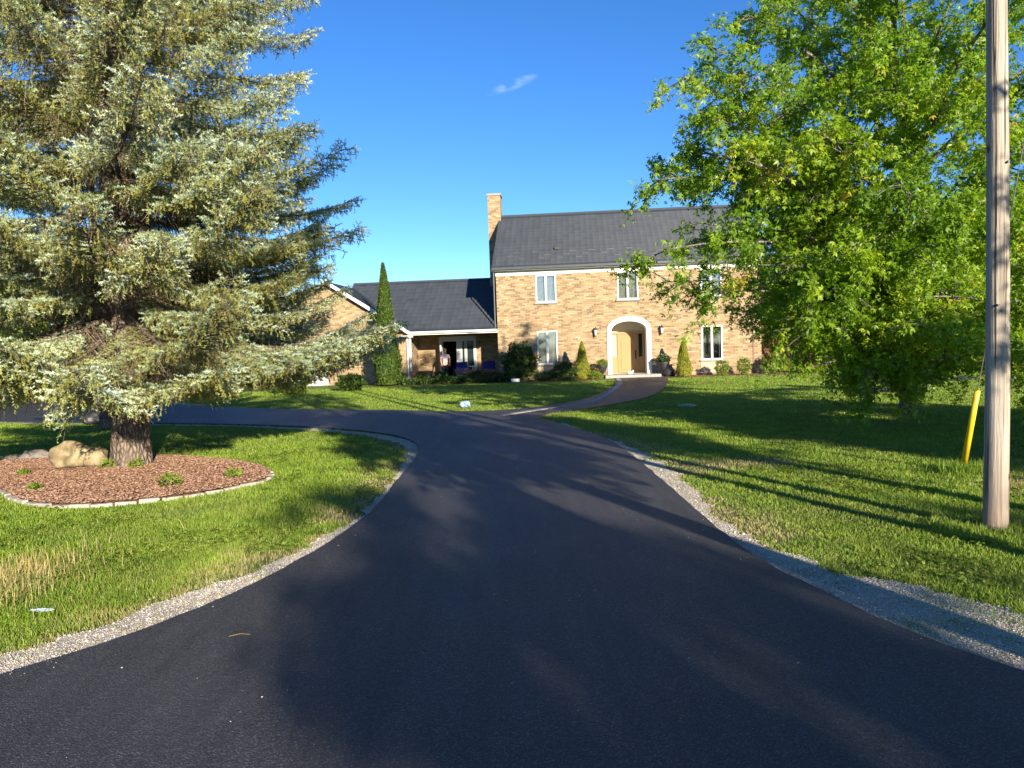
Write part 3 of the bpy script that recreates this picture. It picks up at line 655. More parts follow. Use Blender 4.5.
# trees that stand outside the picture and throw the shade across drive and lawn
def dome_limbs(h0, h1, r, n, g):
    out = []
    for i in range(n):
        z = h0 + (h1-h0)*(i+.5)/n; f = math.sin(math.pi*min(1, (z-h0)/(h1-h0)*.85 + .12))**.6; a = i*2.4 + g.uniform(-.4, .4); rr = r*f*g.uniform(.7, 1.05)
        out.append((min(.95, max(.3, (z - .25*r*f)/h1)), (rr*math.cos(a), rr*math.sin(a), z), .05))
    return out
def shade_tree(loc, h0, h1, r, n, seed, label, leaf=.2, per=8, keep=.8, mat='shade_leaf', tr=.16, sec=8, sl=1.3):
    g = np.random.default_rng(seed)
    return broadleaf('shade_tree', (*loc, 0), label, seed, [(0, 0, -.05), (.1, 0, h0), (0, .1, (h0+h1)/2), (0, 0, h1*.95)], tr, dome_limbs(h0, h1, r, n, g), mat, leaf=leaf, per=per, sec=sec, cl=.8, sec_len=sl, tube_n=4, keep=keep,
                     lobes=((0, 1.0), (60, .8), (-60, .8)), group=None)
SHADE = [((4.2, .1), 3.1, 5.6, 1.6, 16, 31, 'low crowned road edge tree, nearest the drive mouth', .15),
         ((7.3, .7), 3.1, 4.9, .75, 10, 32, 'narrow low tree at the road edge, second from the drive mouth', .12),
         ((11.1, .9), 2.8, 4.5, 1.75, 20, 38, 'low crowned road edge tree, third from the drive mouth', .16),
         ((15.0, 1.2), 2.7, 4.3, 2.1, 20, 39, 'low crowned road edge tree, farthest from the drive mouth', .16),
         ((4.3, -2.2), 6.4, 10.0, 2.2, 20, 33, 'tall clear stemmed tree over the road behind the low row', .18),
         ((8.6, -15), 3.8, 6.9, 1.9, 7, 34, 'spreading tree across the road, leftmost of its row', .2),
         ((11.4, -18), 4.4, 7.9, 2.3, 8, 35, 'spreading tree across the road, tallest of its row', .2),
         ((13.6, -14.5), 3.4, 6.0, 1.7, 6, 37, 'spreading tree across the road, rightmost of its row', .2)]
for loc, h0, h1, r, n, sd, lab, lf in SHADE:
    row = h1 < 7; shade_tree(loc, h0, h1, r, int(n*2.6) if row else n, sd, lab, lf, per=26 if row else 8, keep=1 if row or h1 > 9 else .42, sl=min(1.0, r*.5) if row else .8)

# ------------------------------------------------------------------ poles and guy
def pole(loc, h, label, r0=.095, r1=.050):
    root = empty('utility_pole', loc); tag(root, label, 'utility pole')
    zs = np.linspace(-.2, h, 40)
    o = trunk('shaft', [(.012*math.sin(z*.9), .01*math.cos(z*.7), z) for z in zs], [r0 + (r1-r0)*z/h for z in zs], M['pole'], root, 28, .015, .06)
    for bx, bz in ((-.02, 4.6), (.03, 3.05), (-.05, 1.9)): MB().tube((bx, -r0-.012, bz), (bx, -r0+.03, bz), .010).build('bolt', M['iron'], root)
    return root
pole((4.02, 6.17, 0), 9.5, 'weathered wooden utility pole standing in the right lawn')
pole((4.33, 4.27, 0), 10.3, 'second wooden utility pole nearer the road, just outside the picture', .095, .055)
gy = empty('guy_wire', (5.4, 8.92, 0)); tag(gy, 'steel guy wire with bright yellow plastic guard slanting from the lawn', 'guy wire')
A = Vector((0, 0, 0)); B = Vector((4.33, 4.27, 10.15)) - Vector((5.4, 8.92, 0)); dv = B.normalized()
w = MB(); w.tube(A, B, .006, n=6); w.build('wire', M['steel'], gy)
w = MB(); w.tube(A + dv*.06, A + dv*1.12, .036, .03, n=14); w.build('guard', M['yellow'], gy, True)
w = MB(); w.tube(A - dv*.1, A + dv*.16, .014, n=8); w.build('anchor_rod', M['steel'], gy)

# ------------------------------------------------------------------ boulders
def rock(name, loc, r, mat, label, cat='boulder', amp=.45, fr=1.3, seed=1, group=None):
    b = MB(); b.blob((0, 0, 0), r, 40, 26, amp, fr, seed)
    vs = []
    for v in b.v:
        p = Vector(v); q = p + p.normalized()*.055*noise.fractal(p*4 + Vector((seed,)*3), 1, 2, 4)*max(r)/.4; q.z = max(q.z, -r[2]*.45)
        # facet a little
        vs.append(tuple(q))
    b.v = vs; o = b.build(name, M[mat], None, True); o.location = (loc[0], loc[1], loc[2]); tag(o, label, cat, group); return o
rock('boulder', (-6.62, 11.3, .2), (.43, .31, .22), 'boulder', 'ochre lumpy boulder lying on the mulch left of the spruce trunk', seed=4)
rock('boulder', (-8.3, 12.7, .04), (.42, .14, .10), 'greyRock', 'flat dark stone slab at the rear rim of the mulch bed', 'stone', seed=6)
rock('boulder', (-16.6, 29.9, .2), (1.3, .8, .55), 'paleRock', 'broad pale grey boulder beside the far side of the loop drive', seed=8)
rock('boulder', (-13.6, 28.6, .15), (.9, .6, .35), 'paleRock', 'smaller low pale boulder right of the broad one past the loop drive', seed=9)
rock('fieldstone', (-10.9, 19.3, .12), (.28, .2, .2), 'iron', 'small dark fieldstone on the grass by the loop drive', 'stone', seed=12)

# ------------------------------------------------------------------ house
HO = (-.62, 36.6, 0); HR = R(-5.0)
house = empty('house', HO, HR); tag(house, 'two storey tan brick house with dark tile roof, arched entry and low side wing', 'house')
def hw(u, n, z=0):
    c, s = math.cos(HR), math.sin(HR); return (HO[0] + u*c - n*s, HO[1] + u*s + n*c, z)
def wall_xz(name, x0, x1, z0, z1, y, holes, mat, parent, rev=.14, flip=1):
    xs = sorted({x0, x1, *[h[0] for h in holes], *[h[1] for h in holes]}); zs = sorted({z0, z1, *[h[2] for h in holes], *[h[3] for h in holes]})
    m = MB()
    for i in range(len(xs)-1):
        for j in range(len(zs)-1):
            cx, cz = (xs[i]+xs[i+1])/2, (zs[j]+zs[j+1])/2
            if any(h[0] < cx < h[1] and h[2] < cz < h[3] for h in holes): continue
            m.add([(xs[i], y, zs[j]), (xs[i+1], y, zs[j]), (xs[i+1], y, zs[j+1]), (xs[i], y, zs[j+1])], [(0, 1, 2, 3)])
    for a, b, c, d in holes:
        m.add([(a, y, c), (a, y, d), (a, y+rev, d), (a, y+rev, c)], [(0, 1, 2, 3)]); m.add([(b, y, c), (b, y+rev, c), (b, y+rev, d), (b, y, d)], [(0, 1, 2, 3)])
        m.add([(a, y, d), (b, y, d), (b, y+rev, d), (a, y+rev, d)], [(0, 1, 2, 3)]); m.add([(a, y, c), (a, y+rev, c), (b, y+rev, c), (b, y, c)], [(0, 1, 2, 3)])
    return m
W, D_, EV, RG = 12.6, 9.0, 5.30, 8.70
upW = [(1.92, 2.92, 3.74, 5.08), (5.86, 6.86, 3.74, 5.08), (9.79, 10.79, 3.74, 5.08)]
loW = [(1.92, 2.92, .72, 2.36), (9.79, 10.79, .72, 2.36)]
AX0, AX1, AZ = 5.53, 7.21, 2.70; ASP = 2.22
m = wall_xz('wall', 0, W, 0, EV, 0, upW + loW + [(AX0, AX1, 0, AZ)], None, None)
# spandrels above the basket arch
ac, ah = (AX0+AX1)/2, (AX1-AX0)/2
arc = [(ac - ah*math.cos(t), ASP + (AZ-ASP)*math.sin(t)**.85) for t in np.linspace(0, math.pi, 25)]
for (xa, za), (xb, zb) in zip(arc[:-1], arc[1:]):
    m.add([(xa, 0, za), (xb, 0, zb), (xb, 0, AZ), (xa, 0, AZ)], [(0, 1, 2, 3)])
m.build('front_wall', M['brick'], house)
m = MB(); m.add([(0, 0, 0), (0, D_, 0), (0, D_, EV), (0, D_/2, RG-.1), (0, 0, EV)], [(0, 4, 3, 2, 1)]).add([(W, 0, 0), (W, D_, 0), (W, D_, EV), (W, D_/2, RG-.1), (W, 0, EV)], [(0, 1, 2, 3, 4)])
m.add([(0, D_, 0), (W, D_, 0), (W, D_, EV), (0, D_, EV)], [(3, 2, 1, 0)]); m.build('side_walls', M['brick'], house)
m = MB()   # floor between storeys keeps daylight out
m.box(.02, W-.02, .3, D_-.02, 2.9, 3.0); m.box(.02, W-.02, .3, D_-.02, 5.2, 5.28); m.box(.02, 5.4, 2.0, 2.1, 0, 5.2); m.box(7.3, W-.02, 2.0, 2.1, 0, 5.2); m.box(5.4, 7.3, 2.0, 2.1, 2.9, 5.2); m.build('interior_partition', M['dark'], house)
# white frieze, eave and gutter
MB().box(-.02, W+.02, -.03, -.002, 5.10, 5.32).build('frieze_board', M['white'], house)
MB().box(-.12, W+.12, -.33, -.02, 5.325, 5.37).build('soffit', M['greyframe'], house)
MB().box(-.15, W+.15, -.42, -.30, 5.35, 5.49).build('gutter', M['darktrim'], house, bevel=.02)

def tiled_roof(name, x0, x1, p_eave, p_ridge, parent, col=.30, nrow=None, xfun=None):
    """stepped, ribbed metal tile sheet between eave (y,z) and ridge (y,z)"""
    y0, z0 = p_eave; y1, z1 = p_ridge; L = math.hypot(y1-y0, z1-z0); nrow = nrow or int(L/.345); nx = int(abs(x1-x0)/col)*6 + 1
    nv = np.array([-(z1-z0), (y1-y0)])/L; nv = nv if nv[1] > 0 else -nv
    xs = np.linspace(x0, x1, nx); V = []; rows = []
    for r in range(nrow):
        for (f, lift) in ((0, .045), (1, .004)):
            t = (r+f)/nrow; rows.append((t, lift))
    for t, lift in rows:
        for i, x in enumerate(xs):
            ph = (x/col) % 1.0; rib = .004*(math.cos(ph*2*math.pi)*.5 + .5)**3
            h = lift + rib; V.append((x, y0 + (y1-y0)*t + nv[0]*h, z0 + (z1-z0)*t + nv[1]*h))
    Fq = []
    for r in range(len(rows)-1):
        for i in range(nx-1):
            a = r*nx+i
            if xfun and not xfun((xs[i]+xs[i+1])/2, V[a][1]): continue
            Fq.append((a, a+1, a+nx+1, a+nx))
    return np_mesh(name, np.array(V), np.array(Fq), M['roof'], parent)
tiled_roof('roof', -.16, W+.16, (-.36, 5.40), (D_/2, RG), house)
tiled_roof('roof', -.16, W+.16, (D_+.36, 5.40), (D_/2, RG), house)
m = MB(); m.tube((-.17, D_/2, RG+.02), (W+.17, D_/2, RG+.02), .09, n=8); m.build('ridge_cap', M['darktrim'], house)
for x in (-.17, W+.13):
    m = MB(); m.add([(x, -.4, 5.30), (x+.04, -.4, 5.30), (x+.04, -.4, 5.44), (x, -.4, 5.44), (x, D_/2, RG-.14), (x+.04, D_/2, RG-.14), (x+.04, D_/2, RG+.05), (x, D_/2, RG+.05)], [(0,1,2,3), (7,6,5,4), (0,4,5,1), (3,2,6,7), (0,3,7,4), (1,5,6,2)])
    m.add([(x, D_+.4, 5.30), (x+.04, D_+.4, 5.30), (x+.04, D_+.4, 5.44), (x, D_+.4, 5.44), (x, D_/2, RG-.14), (x+.04, D_/2, RG-.14), (x+.04, D_/2, RG+.05), (x, D_/2, RG+.05)], [(3,2,1,0), (4,5,6,7), (1,5,4,0), (7,6,2,3), (4,7,3,0), (2,6,5,1)])
    m.build('rake_trim', M['darktrim'], house)
sl = (RG-5.40)/(D_/2+.36)
def on_roof(y): return 5.40 + (y+.36)*sl
for r_, y in enumerate((.35, .62, .9)):
    for k in range(14):
        x = .35 + k*.93 + r_*.31
        if x < W-.2 and (k*7 + r_*3) % 5 != 0:
            z = on_roof(y); m = MB(); m.box(x-.16, x+.16, y-.02, y+.02, z+.03, z+.075); m.build('snow_guard', M['darktrim'], house)
z = on_roof(1.1); MB().box(2.86, 3.1, 1.0, 1.2, z, z+.16).build('roof_vent', M['iron'], house, bevel=.02)
# chimney
ch = MB().box(-.74, -.06, 4.1, 5.0, 0, 9.82).build('chimney', M['brick'], house)
MB().box(-.79, -.01, 4.05, 5.05, 9.823, 9.93).build('chimney_cap', M['sill'], ch)
MB().tube((-.4, 4.55, 9.9), (-.4, 4.55, 10.02), .13, n=12).build('flue', M['terracotta'], ch)

def window(x0, x1, z0, z1, y, parent, curtain=True, mull=1, frame='greyframe', proud=.02):
    fw = .065
    m = MB(); m.box(x0, x1, y-proud, y+.09, z1-fw, z1).box(x0, x1, y-proud, y+.09, z0, z0+fw).box(x0, x0+fw, y-proud, y+.09, z0+fw, z1-fw).box(x1-fw, x1, y-proud, y+.09, z0+fw, z1-fw)
    for k in range(mull):
        c = x0 + (x1-x0)*(k+1)/(mull+1); m.box(c-.05, c+.05, y-proud+.004, y+.08, z0+fw, z1-fw)
    w_ = m.build('window', M[frame], parent)
    MB().box(x0+fw*.5, x1-fw*.5, y+.045, y+.055, z0+fw*.5, z1-fw*.5).build('pane', M['glass' if not curtain else 'glass'], w_) if not curtain else None
    if curtain:
        # pleated curtains hanging right behind the glass, parted in the middle of each casement
        n = 44; V = []; 
        for i in range(n+1):
            x = x0+fw + (x1-x0-2*fw)*i/n; V += [(x, y+.10+.018*math.sin(i*1.9), z0+fw), (x, y+.10+.018*math.sin(i*1.9), z1-fw)]
        Fq = [(2*i, 2*i+2, 2*i+3, 2*i+1) for i in range(n) if abs((i+.5)/n-.5) > curtain]
        me = bpy.data.meshes.new('curtain'); me.from_pydata(V, [], Fq); me.update(); link('curtain', me, M['curtain'], w_)
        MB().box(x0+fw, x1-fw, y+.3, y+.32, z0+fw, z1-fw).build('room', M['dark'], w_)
        MB().box(x0+fw*.5, x1-fw*.5, y+.045, y+.051, z0+fw*.5, z1-fw*.5).build('pane', M['clear'], w_)
    MB().box(x0-.07, x1+.07, y-.09, y-.004 if proud < .05 else y-.004, z0-.075, z0-.003).build('sill', M['sill'], w_)
    return w_
def clear_glass():
    m, nt, out = new_mat('clear_glass'); N = NT(nt)
    t = N.n('BsdfTransparent'); gl = N.n('BsdfGlossy', i_Roughness=.03); lw = N.n('LayerWeight', i_Blend=.35)
    mx = N.n('MixShader'); nt.links.new(lw.outputs['Facing'], mx.inputs[0])
    f = N.math('ADD', N.math('MULTIPLY', lw.outputs['Facing'], .6), .14, True); nt.links.new(f, mx.inputs[0])
    t.inputs[0].default_value = (.86, .88, .87, 1)
    nt.links.new(t.outputs[0], mx.inputs[1]); nt.links.new(gl.outputs[0], mx.inputs[2]); nt.links.new(mx.outputs[0], out.inputs[0]); return m
M['clear'] = clear_glass()
for h in upW: window(h[0], h[1], h[2], h[3], 0, house, curtain=.06)
window(*loW[0], 0, house, curtain=.04); w5 = window(*loW[1], 0, house, curtain=.42)
for h in loW: MB().box(h[0]-.03, h[1]+.03, -.02, -.003, .10, .645).build('apron_panel', M['panel'], house)
# entry arch: trim ring with reveal
def arch_ring(hi, ho, zi, zo, y0, y1, spr, power=.85):
    N_ = 28; inn = [(ac - hi, 0)] + [(ac - hi*math.cos(t), spr + (zi-spr)*math.sin(t)**power) for t in np.linspace(0, math.pi, N_)] + [(ac + hi, 0)]
    ou = [(ac - ho, 0)] + [(ac - ho*math.cos(t), spr + (zo-spr)*math.sin(t)**power) for t in np.linspace(0, math.pi, N_)] + [(ac + ho, 0)]
    n = len(inn); vs = [(x, y0, z) for x, z in inn] + [(x, y0, z) for x, z in ou] + [(x, y1, z) for x, z in inn] + [(x, y1, z) for x, z in ou]
    fs = []
    for i in range(n-1):
        fs += [(i, n+i, n+i+1, i+1), (2*n+i, 2*n+i+1, 3*n+i+1, 3*n+i), (i, i+1, 2*n+i+1, 2*n+i), (n+i, 3*n+i, 3*n+i+1, n+i+1)]
    return MB().add(vs, fs)
arch_ring(ah-.005, ah+.215, AZ-.005, AZ+.235, -.05, .16, ASP).build('entry_arch', M['white'], house)
# recess shell
N_ = 24; pr = [(ac-ah-.02, 0)] + [(ac - (ah+.02)*math.cos(t), ASP + (AZ-ASP+.01)*math.sin(t)**.85) for t in np.linspace(0, math.pi, N_)] + [(ac+ah+.02, 0)]
vs = [(x, .16, z) for x, z in pr] + [(x, 1.4, z) for x, z in pr]; n = len(pr)
me = MB().add(vs, [(i, i+1, n+i+1, n+i) for i in range(n-1)] ).add([(ac-ah-.02, .0, .15), (ac+ah+.02, .0, .15), (ac+ah+.02, 1.4, .15), (ac-ah-.02, 1.4, .15)], [(0, 1, 2, 3)])
me.add([(ac-ah-.02, 1.399, 2.2), (ac+ah+.02, 1.399, 2.2), (ac+ah+.02, 1.399, AZ+.02), (ac-ah-.02, 1.399, AZ+.02)], [(0, 1, 2, 3)])
me.build('entry_recess', M['stucco'], house)
dy = 1.30
fr = MB(); fr.box(AX0-.01, AX1+.01, dy-.05, dy+.05, 2.10, 2.20)
for x in (5.55, 5.915, 6.86, 7.17): fr.box(x-.03, x+.03, dy-.05, dy+.05, .15, 2.10)
en = fr.build('front_door', M['door'], house)
MB().box(5.945, 6.83, dy-.02, dy+.03, .17, 2.09).build('door_leaf', M['door'], en)
# arched raised panel on the leaf
ap = [(6.05, .3), (6.72, .3), (6.72, 1.75)] + [(6.385 + .335*math.cos(t), 1.75 + .22*math.sin(t)) for t in np.linspace(0, math.pi, 12)][1:-1] + [(6.05, 1.75)]
k = len(ap); MB().add([(x, dy-.021, z) for x, z in ap] + [(x, dy-.045, z) for x, z in ap], [tuple(range(k, 2*k))] + [(i, (i+1) % k, k+(i+1) % k, k+i) for i in range(k)]).build('door_panel', M['door'], en)
MB().tube((6.76, dy-.10, .95), (6.76, dy-.10, 1.2), .014).box(6.735, 6.785, dy-.05, dy-.02, .85, 1.28).build('door_handle', M['iron'], en)
for x0, x1 in ((5.58, 5.885), (6.89, 7.14)):
    s = MB(); s.box(x0, x1, dy-.02, dy+.02, .15, .95); s.box(x0, x0+.035, dy-.02, dy+.02, .95, 2.1); s.box(x1-.035, x1, dy-.02, dy+.02, .95, 2.1); q = s.build('sidelight', M['door'], en)
    MB().box(x0+.035, x1-.035, dy+.0, dy+.01, .95, 2.1).build('pane', simple('frosted_glass', (.26, .30, .29), .3, .5) if x0 < 6 else M['glass'], q)
MB().box(5.15, 7.75, -1.1, -.055, 0, .15).build('doorstep', M['concrete'], house, bevel=.015)
# lanterns
def lantern(x, z):
    r = MB(); r.box(x-.05, x+.05, -.03, -.002, z-.1, z+.1).tube((x, -.02, z+.12), (x, -.16, z+.2), .012).tube((x, -.16, z+.2), (x, -.16, z+.14), .01)
    l = r.build('wall_lantern', M['iron'], house)
    MB().lathe([(.05, -.16), (.085, .10), (.085, .105)], (x, -.16, z), 6).build('lamp_glass', simple('lantern_glass', (.55, .55, .5), .2, .5), l)
    MB().lathe([(.11, 0), (.07, .06), (.02, .12), (.02, .15)], (x, -.16, z+.105), 6).build('lamp_cap', M['iron'], l); MB().lathe([(.02, -.06), (.055, -.01), (.055, 0)], (x, -.16, z-.16), 6).build('lamp_base', M['iron'], l)
lantern(4.76, 2.22); lantern(7.92, 2.22)
MB().box(12.2, 12.24, -.03, -.003, .3, 4.9).build('cable_conduit', simple('brown_conduit', (.24, .15, .1), .7, .3), house)
MB().tube((-.10, -.12, 5.3), (-.10, -.12, 2.55), .04, n=8).build('downpipe', M['darktrim'], house)

# wing: porch + garage ----------------------------------------------------------
PW = 2.2
pd = (-3.34, -1.38, 0.0, 2.28)
wall_xz('w', -4.46, 0, 0, 2.9, PW, [pd], None, None, .12).build('porch_wall', M['brick'], house)
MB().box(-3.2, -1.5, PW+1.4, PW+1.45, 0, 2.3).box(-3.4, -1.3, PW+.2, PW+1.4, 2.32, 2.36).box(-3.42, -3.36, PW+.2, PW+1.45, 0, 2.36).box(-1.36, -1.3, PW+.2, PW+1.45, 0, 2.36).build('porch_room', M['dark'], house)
f = MB(); y = PW
f.box(-3.34, -1.38, y-.03, y+.08, 2.02, 2.28)
for a, b in ((-3.34, -3.12), (-2.42, -2.12), (-1.52, -1.38)): f.box(a, b, y-.03, y+.08, 0, 2.02)
fd = f.build('french_door', M['greyframe'], house)
MB().box(-2.12, -1.52, y+.03, y+.04, 0.1, 2.02).build('pane', M['glass'], fd)
MB().box(-2.0, -1.86, y-.02, y+.02, .1, 2.02).build('curtain', M['curtain'], fd)
lf = MB(); lf.box(-3.16, -3.10, y-.75, y-.04, .03, 2.0).build('open_door_leaf', M['greyframe'], fd)
MB().box(-4.46, 0, PW-.0-2.3, PW-.004, 0, .035).build('porch_floor', M['concrete'], house)
MB().box(-4.46, -.003, -.22, .02, 2.36, 2.52).build('porch_fascia', M['white'], house)
MB().box(-4.46, -.003, -.33, -.223, 2.42, 2.54).build('porch_gutter', M['greyframe'], house, bevel=.02)
MB().box(-4.46, -.003, .02, PW-.003, 2.42, 2.46).build('porch_ceiling', M['cream'], house)
for x in (-4.36,): MB().box(x-.05, x+.05, -.12, -.02, 0, 2.36).build('porch_post', M['white'], house)
GX0, GX1, GP = -12.5, -4.46, 5.08
gh = [(-11.2, -8.6, 0, 2.1)]
m = wall_xz('w', GX0, GX1, 0, 2.45, 0, gh, None, None)
m.add([(GX0, 0, 2.45), (GX1, 0, 2.45), (-8.46, 0, GP)], [(0, 1, 2)])
m.add([(GX1, 0, 0), (GX1, PW, 0), (GX1, PW, 2.45), (GX1, 0, 2.45)], [(0, 1, 2, 3)]); m.add([(GX0, 0, 0), (GX0, 9.5, 0), (GX0, 9.5, 2.45), (GX0, 0, 2.45)], [(3, 2, 1, 0)])
m.add([(GX0, 9.5, 0), (0, 9.5, 0), (0, 9.5, 2.6), (GX0, 9.5, 2.6)], [(3, 2, 1, 0)])
m.build('garage_wall', M['brick'], house)
gd = MB(); gd.box(-11.2, -8.6, .07, .10, 0, 2.1)
for zz_ in (.5, 1.0, 1.5): gd.box(-11.1, -8.7, .055, .072, zz_+.03, zz_+.44)
gd.build('garage_door', M['white'], house)
tiled_roof('wing_roof', -8.6, -.02, (-.30, 2.50), (5.0, 5.42), house)
tiled_roof('wing_roof', -8.6, -.02, (10.0, 2.60), (5.0, 5.42), house)
MB().tube((-8.6, 5.0, 5.44), (-.02, 5.0, 5.44), .07, n=8).build('wing_ridge_cap', M['darktrim'], house)
# garage gable roof: planes run front to back
def gable_plane(x_e, z_e, x_r, z_r, y0, y1):
    L = math.hypot(x_r-x_e, z_r-z_e); nrow = int(L/.345); ny = int((y1-y0)/.3)*4+1; V = []; Fq = []; nv = np.array([(z_e-z_r), (x_r-x_e)])/L; nv = nv if nv[1] > 0 else -nv
    rows = [((r+f)/nrow, l) for r in range(nrow) for f, l in ((0, .034), (1, .004))]
    ys = np.linspace(y0, y1, ny)
    for t, l in rows:
        for yy in ys:
            h = l + .004*(math.cos((yy/.3 % 1)*2*math.pi)*.5+.5)**3; V.append((x_e+(x_r-x_e)*t + nv[0]*h, yy, z_e+(z_r-z_e)*t + nv[1]*h))
    for r in range(len(rows)-1):
        for i in range(ny-1):
            a = r*ny+i; Fq.append((a, a+1, a+ny+1, a+ny))
    return np_mesh('garage_roof', np.array(V), np.array(Fq), M['roof'], house)
gable_plane(-4.22, 2.42, -8.46, 5.17, -.32, 5.2); gable_plane(-12.7, 2.42, -8.46, 5.17, -.32, 9.6)
for s, xe in ((1, -4.2), (-1, -12.72)):
    a = Vector((xe, 0, 2.30)); b = Vector((-8.46, 0, 5.05)); vs = []
    for y_ in (-.36, -.30):
        for p in (a, b, b + Vector((0, 0, .19)), a + Vector((0, 0, .19))): vs.append((p.x, y_, p.z))
    MB().add(vs, [(0,1,2,3), (7,6,5,4), (0,4,5,1), (1,5,6,2), (2,6,7,3), (3,7,4,0)]).build('rake_board', M['white'], house)
    MB().box(min(xe, xe-s*.55), max(xe, xe-s*.55), -.30, -.003, 2.26, 2.36).build('eave_return', M['white'], house)
MB().tube((-4.5, -.07, 2.3), (-4.5, -.07, .1), .045, n=8).build('porch_downpipe', M['white'], house)

# ------------------------------------------------------------------ planting by the house
def cone_shrub(name, loc, h, r, mat, label, seed, n=5200, leaf=.055, cat='tree', prof=lambda t: (1-t)**.75*min(1, .75+t*2), group=None, stem=.05):
    g = np.random.default_rng(seed); root = empty(name, loc); tag(root, label, cat, group)
    t = g.random(n)**1.15; a = g.uniform(0, 2*np.pi, n); lump = 1 + .13*np.sin(a*3 + t*9) + .08*np.sin(a*7 - t*23)
    rr = r*np.array([prof(x) for x in t])*np.sqrt(g.uniform(.45, 1, n))*lump
    P = np.stack([rr*np.cos(a), rr*np.sin(a), .05 + t*h*.98], -1)
    d = np.stack([np.cos(a)*.5, np.sin(a)*.5, 1.2+0*a], -1) + g.normal(0, .35, (n, 3)); nn = np.stack([np.cos(a), np.sin(a), .3+0*a], -1) + g.normal(0, .4, (n, 3))
    leaves(P, d, nn, leaf*g.uniform(.7, 1.3, n), np.clip(g.normal(.5, .22, n), 0, 1), 'crown', M[mat], root, ((0, 1.1), (35, .8), (-35, .8)), droop=.05)
    trunk('trunk', [(0, 0, 0), (0, 0, h*.4), (0, 0, h*.85)], [stem, stem*.7, .01], M['bark'], root, 8, 0, 0); return root
def round_shrub(name, loc, r, mat, label, seed, n=2600, leaf=.07, cat='shrub', group=None, h=None, stems=7, up=.3):
    g = np.random.default_rng(seed); root = empty(name, loc); tag(root, label, cat, group); h = h or r[2]*2
    v = nrm(g.normal(0, 1, (n, 3))); k = g.uniform(.45, 1, n)**.5*(1 + .25*np.sin(v[:, 0]*5+seed)*np.sin(v[:, 1]*4) + .15*np.sin(v[:, 2]*9+seed))
    P = v*k[:, None]*np.array(r); P[:, 2] = np.maximum(P[:, 2] + h - r[2], .03)
    d = v + g.normal(0, .5, (n, 3)) + [0, 0, up]; nn = v + g.normal(0, .5, (n, 3)) + [0, 0, .6]
    leaves(P, d, nn, leaf*g.uniform(.7, 1.3, n), np.clip(g.normal(.5, .22, n), 0, 1), 'foliage', M[mat], root, ((0, 1.0), (50, .7), (-50, .7)))
    sg = [];
    for i in range(stems):
        a = g.uniform(0, 6.28); e = (r[0]*.6*math.cos(a), r[1]*.6*math.sin(a), h*.6); sg += pline([(0, 0, 0), (e[0]*.4, e[1]*.4, h*.35), e], .014, .005)
    V, Fq = tubes(sg, 5); np_mesh('stems', V, Fq, M['bark'], root); return root
x, y, _ = hw(-5.05, -2.1)
cone_shrub('cedar_tree', (x, y, 0), 5.75, .62, 'cedar_leaf', 'tall slim dark green columnar cedar in front of the garage corner', 41, 19000, .085, prof=lambda t: min(1, (1-t)**.8*1.18 + .0)*min(1, .8+t*1.5), stem=.09)
x, y, _ = hw(4.07, -1.55); cone_shrub('cedar_tree', (x, y, 0), 1.75, .42, 'gold_cedar', 'small golden green cone cedar left of the arched entry', 42, 5200, .05)
x, y, _ = hw(8.72, -1.55); cone_shrub('cedar_tree', (x, y, 0), 1.75, .40, 'gold_cedar', 'small golden green cone cedar right of the arched entry', 43, 5200, .05)
x, y, _ = hw(1.15, -1.35); round_shrub('shrub', (x, y, 0), (.78, .6, .85), 'shrub_leaf', 'large dark ragged shrub at the left corner of the brick house', 44, 4200, .10, up=.8)
x, y, _ = hw(3.25, -1.7); round_shrub('shrub', (x, y, 0), (.62, .5, .42), 'shrub_leaf', 'low rounded dark shrub left of the golden cone cedar', 45, 3000, .07)
x, y, _ = hw(10.5, -1.2); round_shrub('shrub', (x, y, 0), (.32, .3, .36), 'lime_leaf', 'small light green shrub under the dark ground floor window', 46, 1400, .06)
x, y, _ = hw(11.5, -1.2); round_shrub('shrub', (x, y, 0), (.30, .3, .40), 'lime_leaf', 'small light green shrub near the right end of the facade', 47, 1400, .06)
x, y, _ = hw(2.3, -1.5); round_shrub('shrub', (x, y, 0), (.5, .3, .2), 'shrub_leaf', 'spreading low plant below the curtained ground floor window', 48, 1500, .06)
x, y, _ = hw(4.65, -1.7); round_shrub('shrub', (x, y, 0), (.35, .25, .18), 'lime_leaf', 'low green plant beside the walkway border stones', 49, 900, .06)
x, y, _ = hw(13.1, -.8); round_shrub('shrub', (x, y, 0), (.55, .45, .45), 'lime_leaf', 'pale green shrub just right of the brick house corner', 50, 1800, .09)
x, y, _ = hw(14.6, -.4); round_shrub('shrub', (x, y, 0), (.6, .5, .5), 'brown_leaf', 'orange brown shrub standing right of the house', 51, 1800, .09)
bd, bedp = sheet('planting_bed', jit([hw(u, n)[:2] for u, n in ((-5.6, -.35), (-5.6, -2.6), (-2, -2.3), (0, -2.3), (4.9, -2.4), (5.1, -.1), (0, -.1), (-.1, -.35))], .15, 1), .012, M['mulch']); tag(bd, kind='structure')
bd, _ = sheet('planting_bed', [hw(u, n)[:2] for u, n in ((7.8, -.05), (7.8, -1.6), (8.6, -2.1), (13.8, -1.8), (13.8, -.05))], .012, M['mulch']); tag(bd, kind='structure')
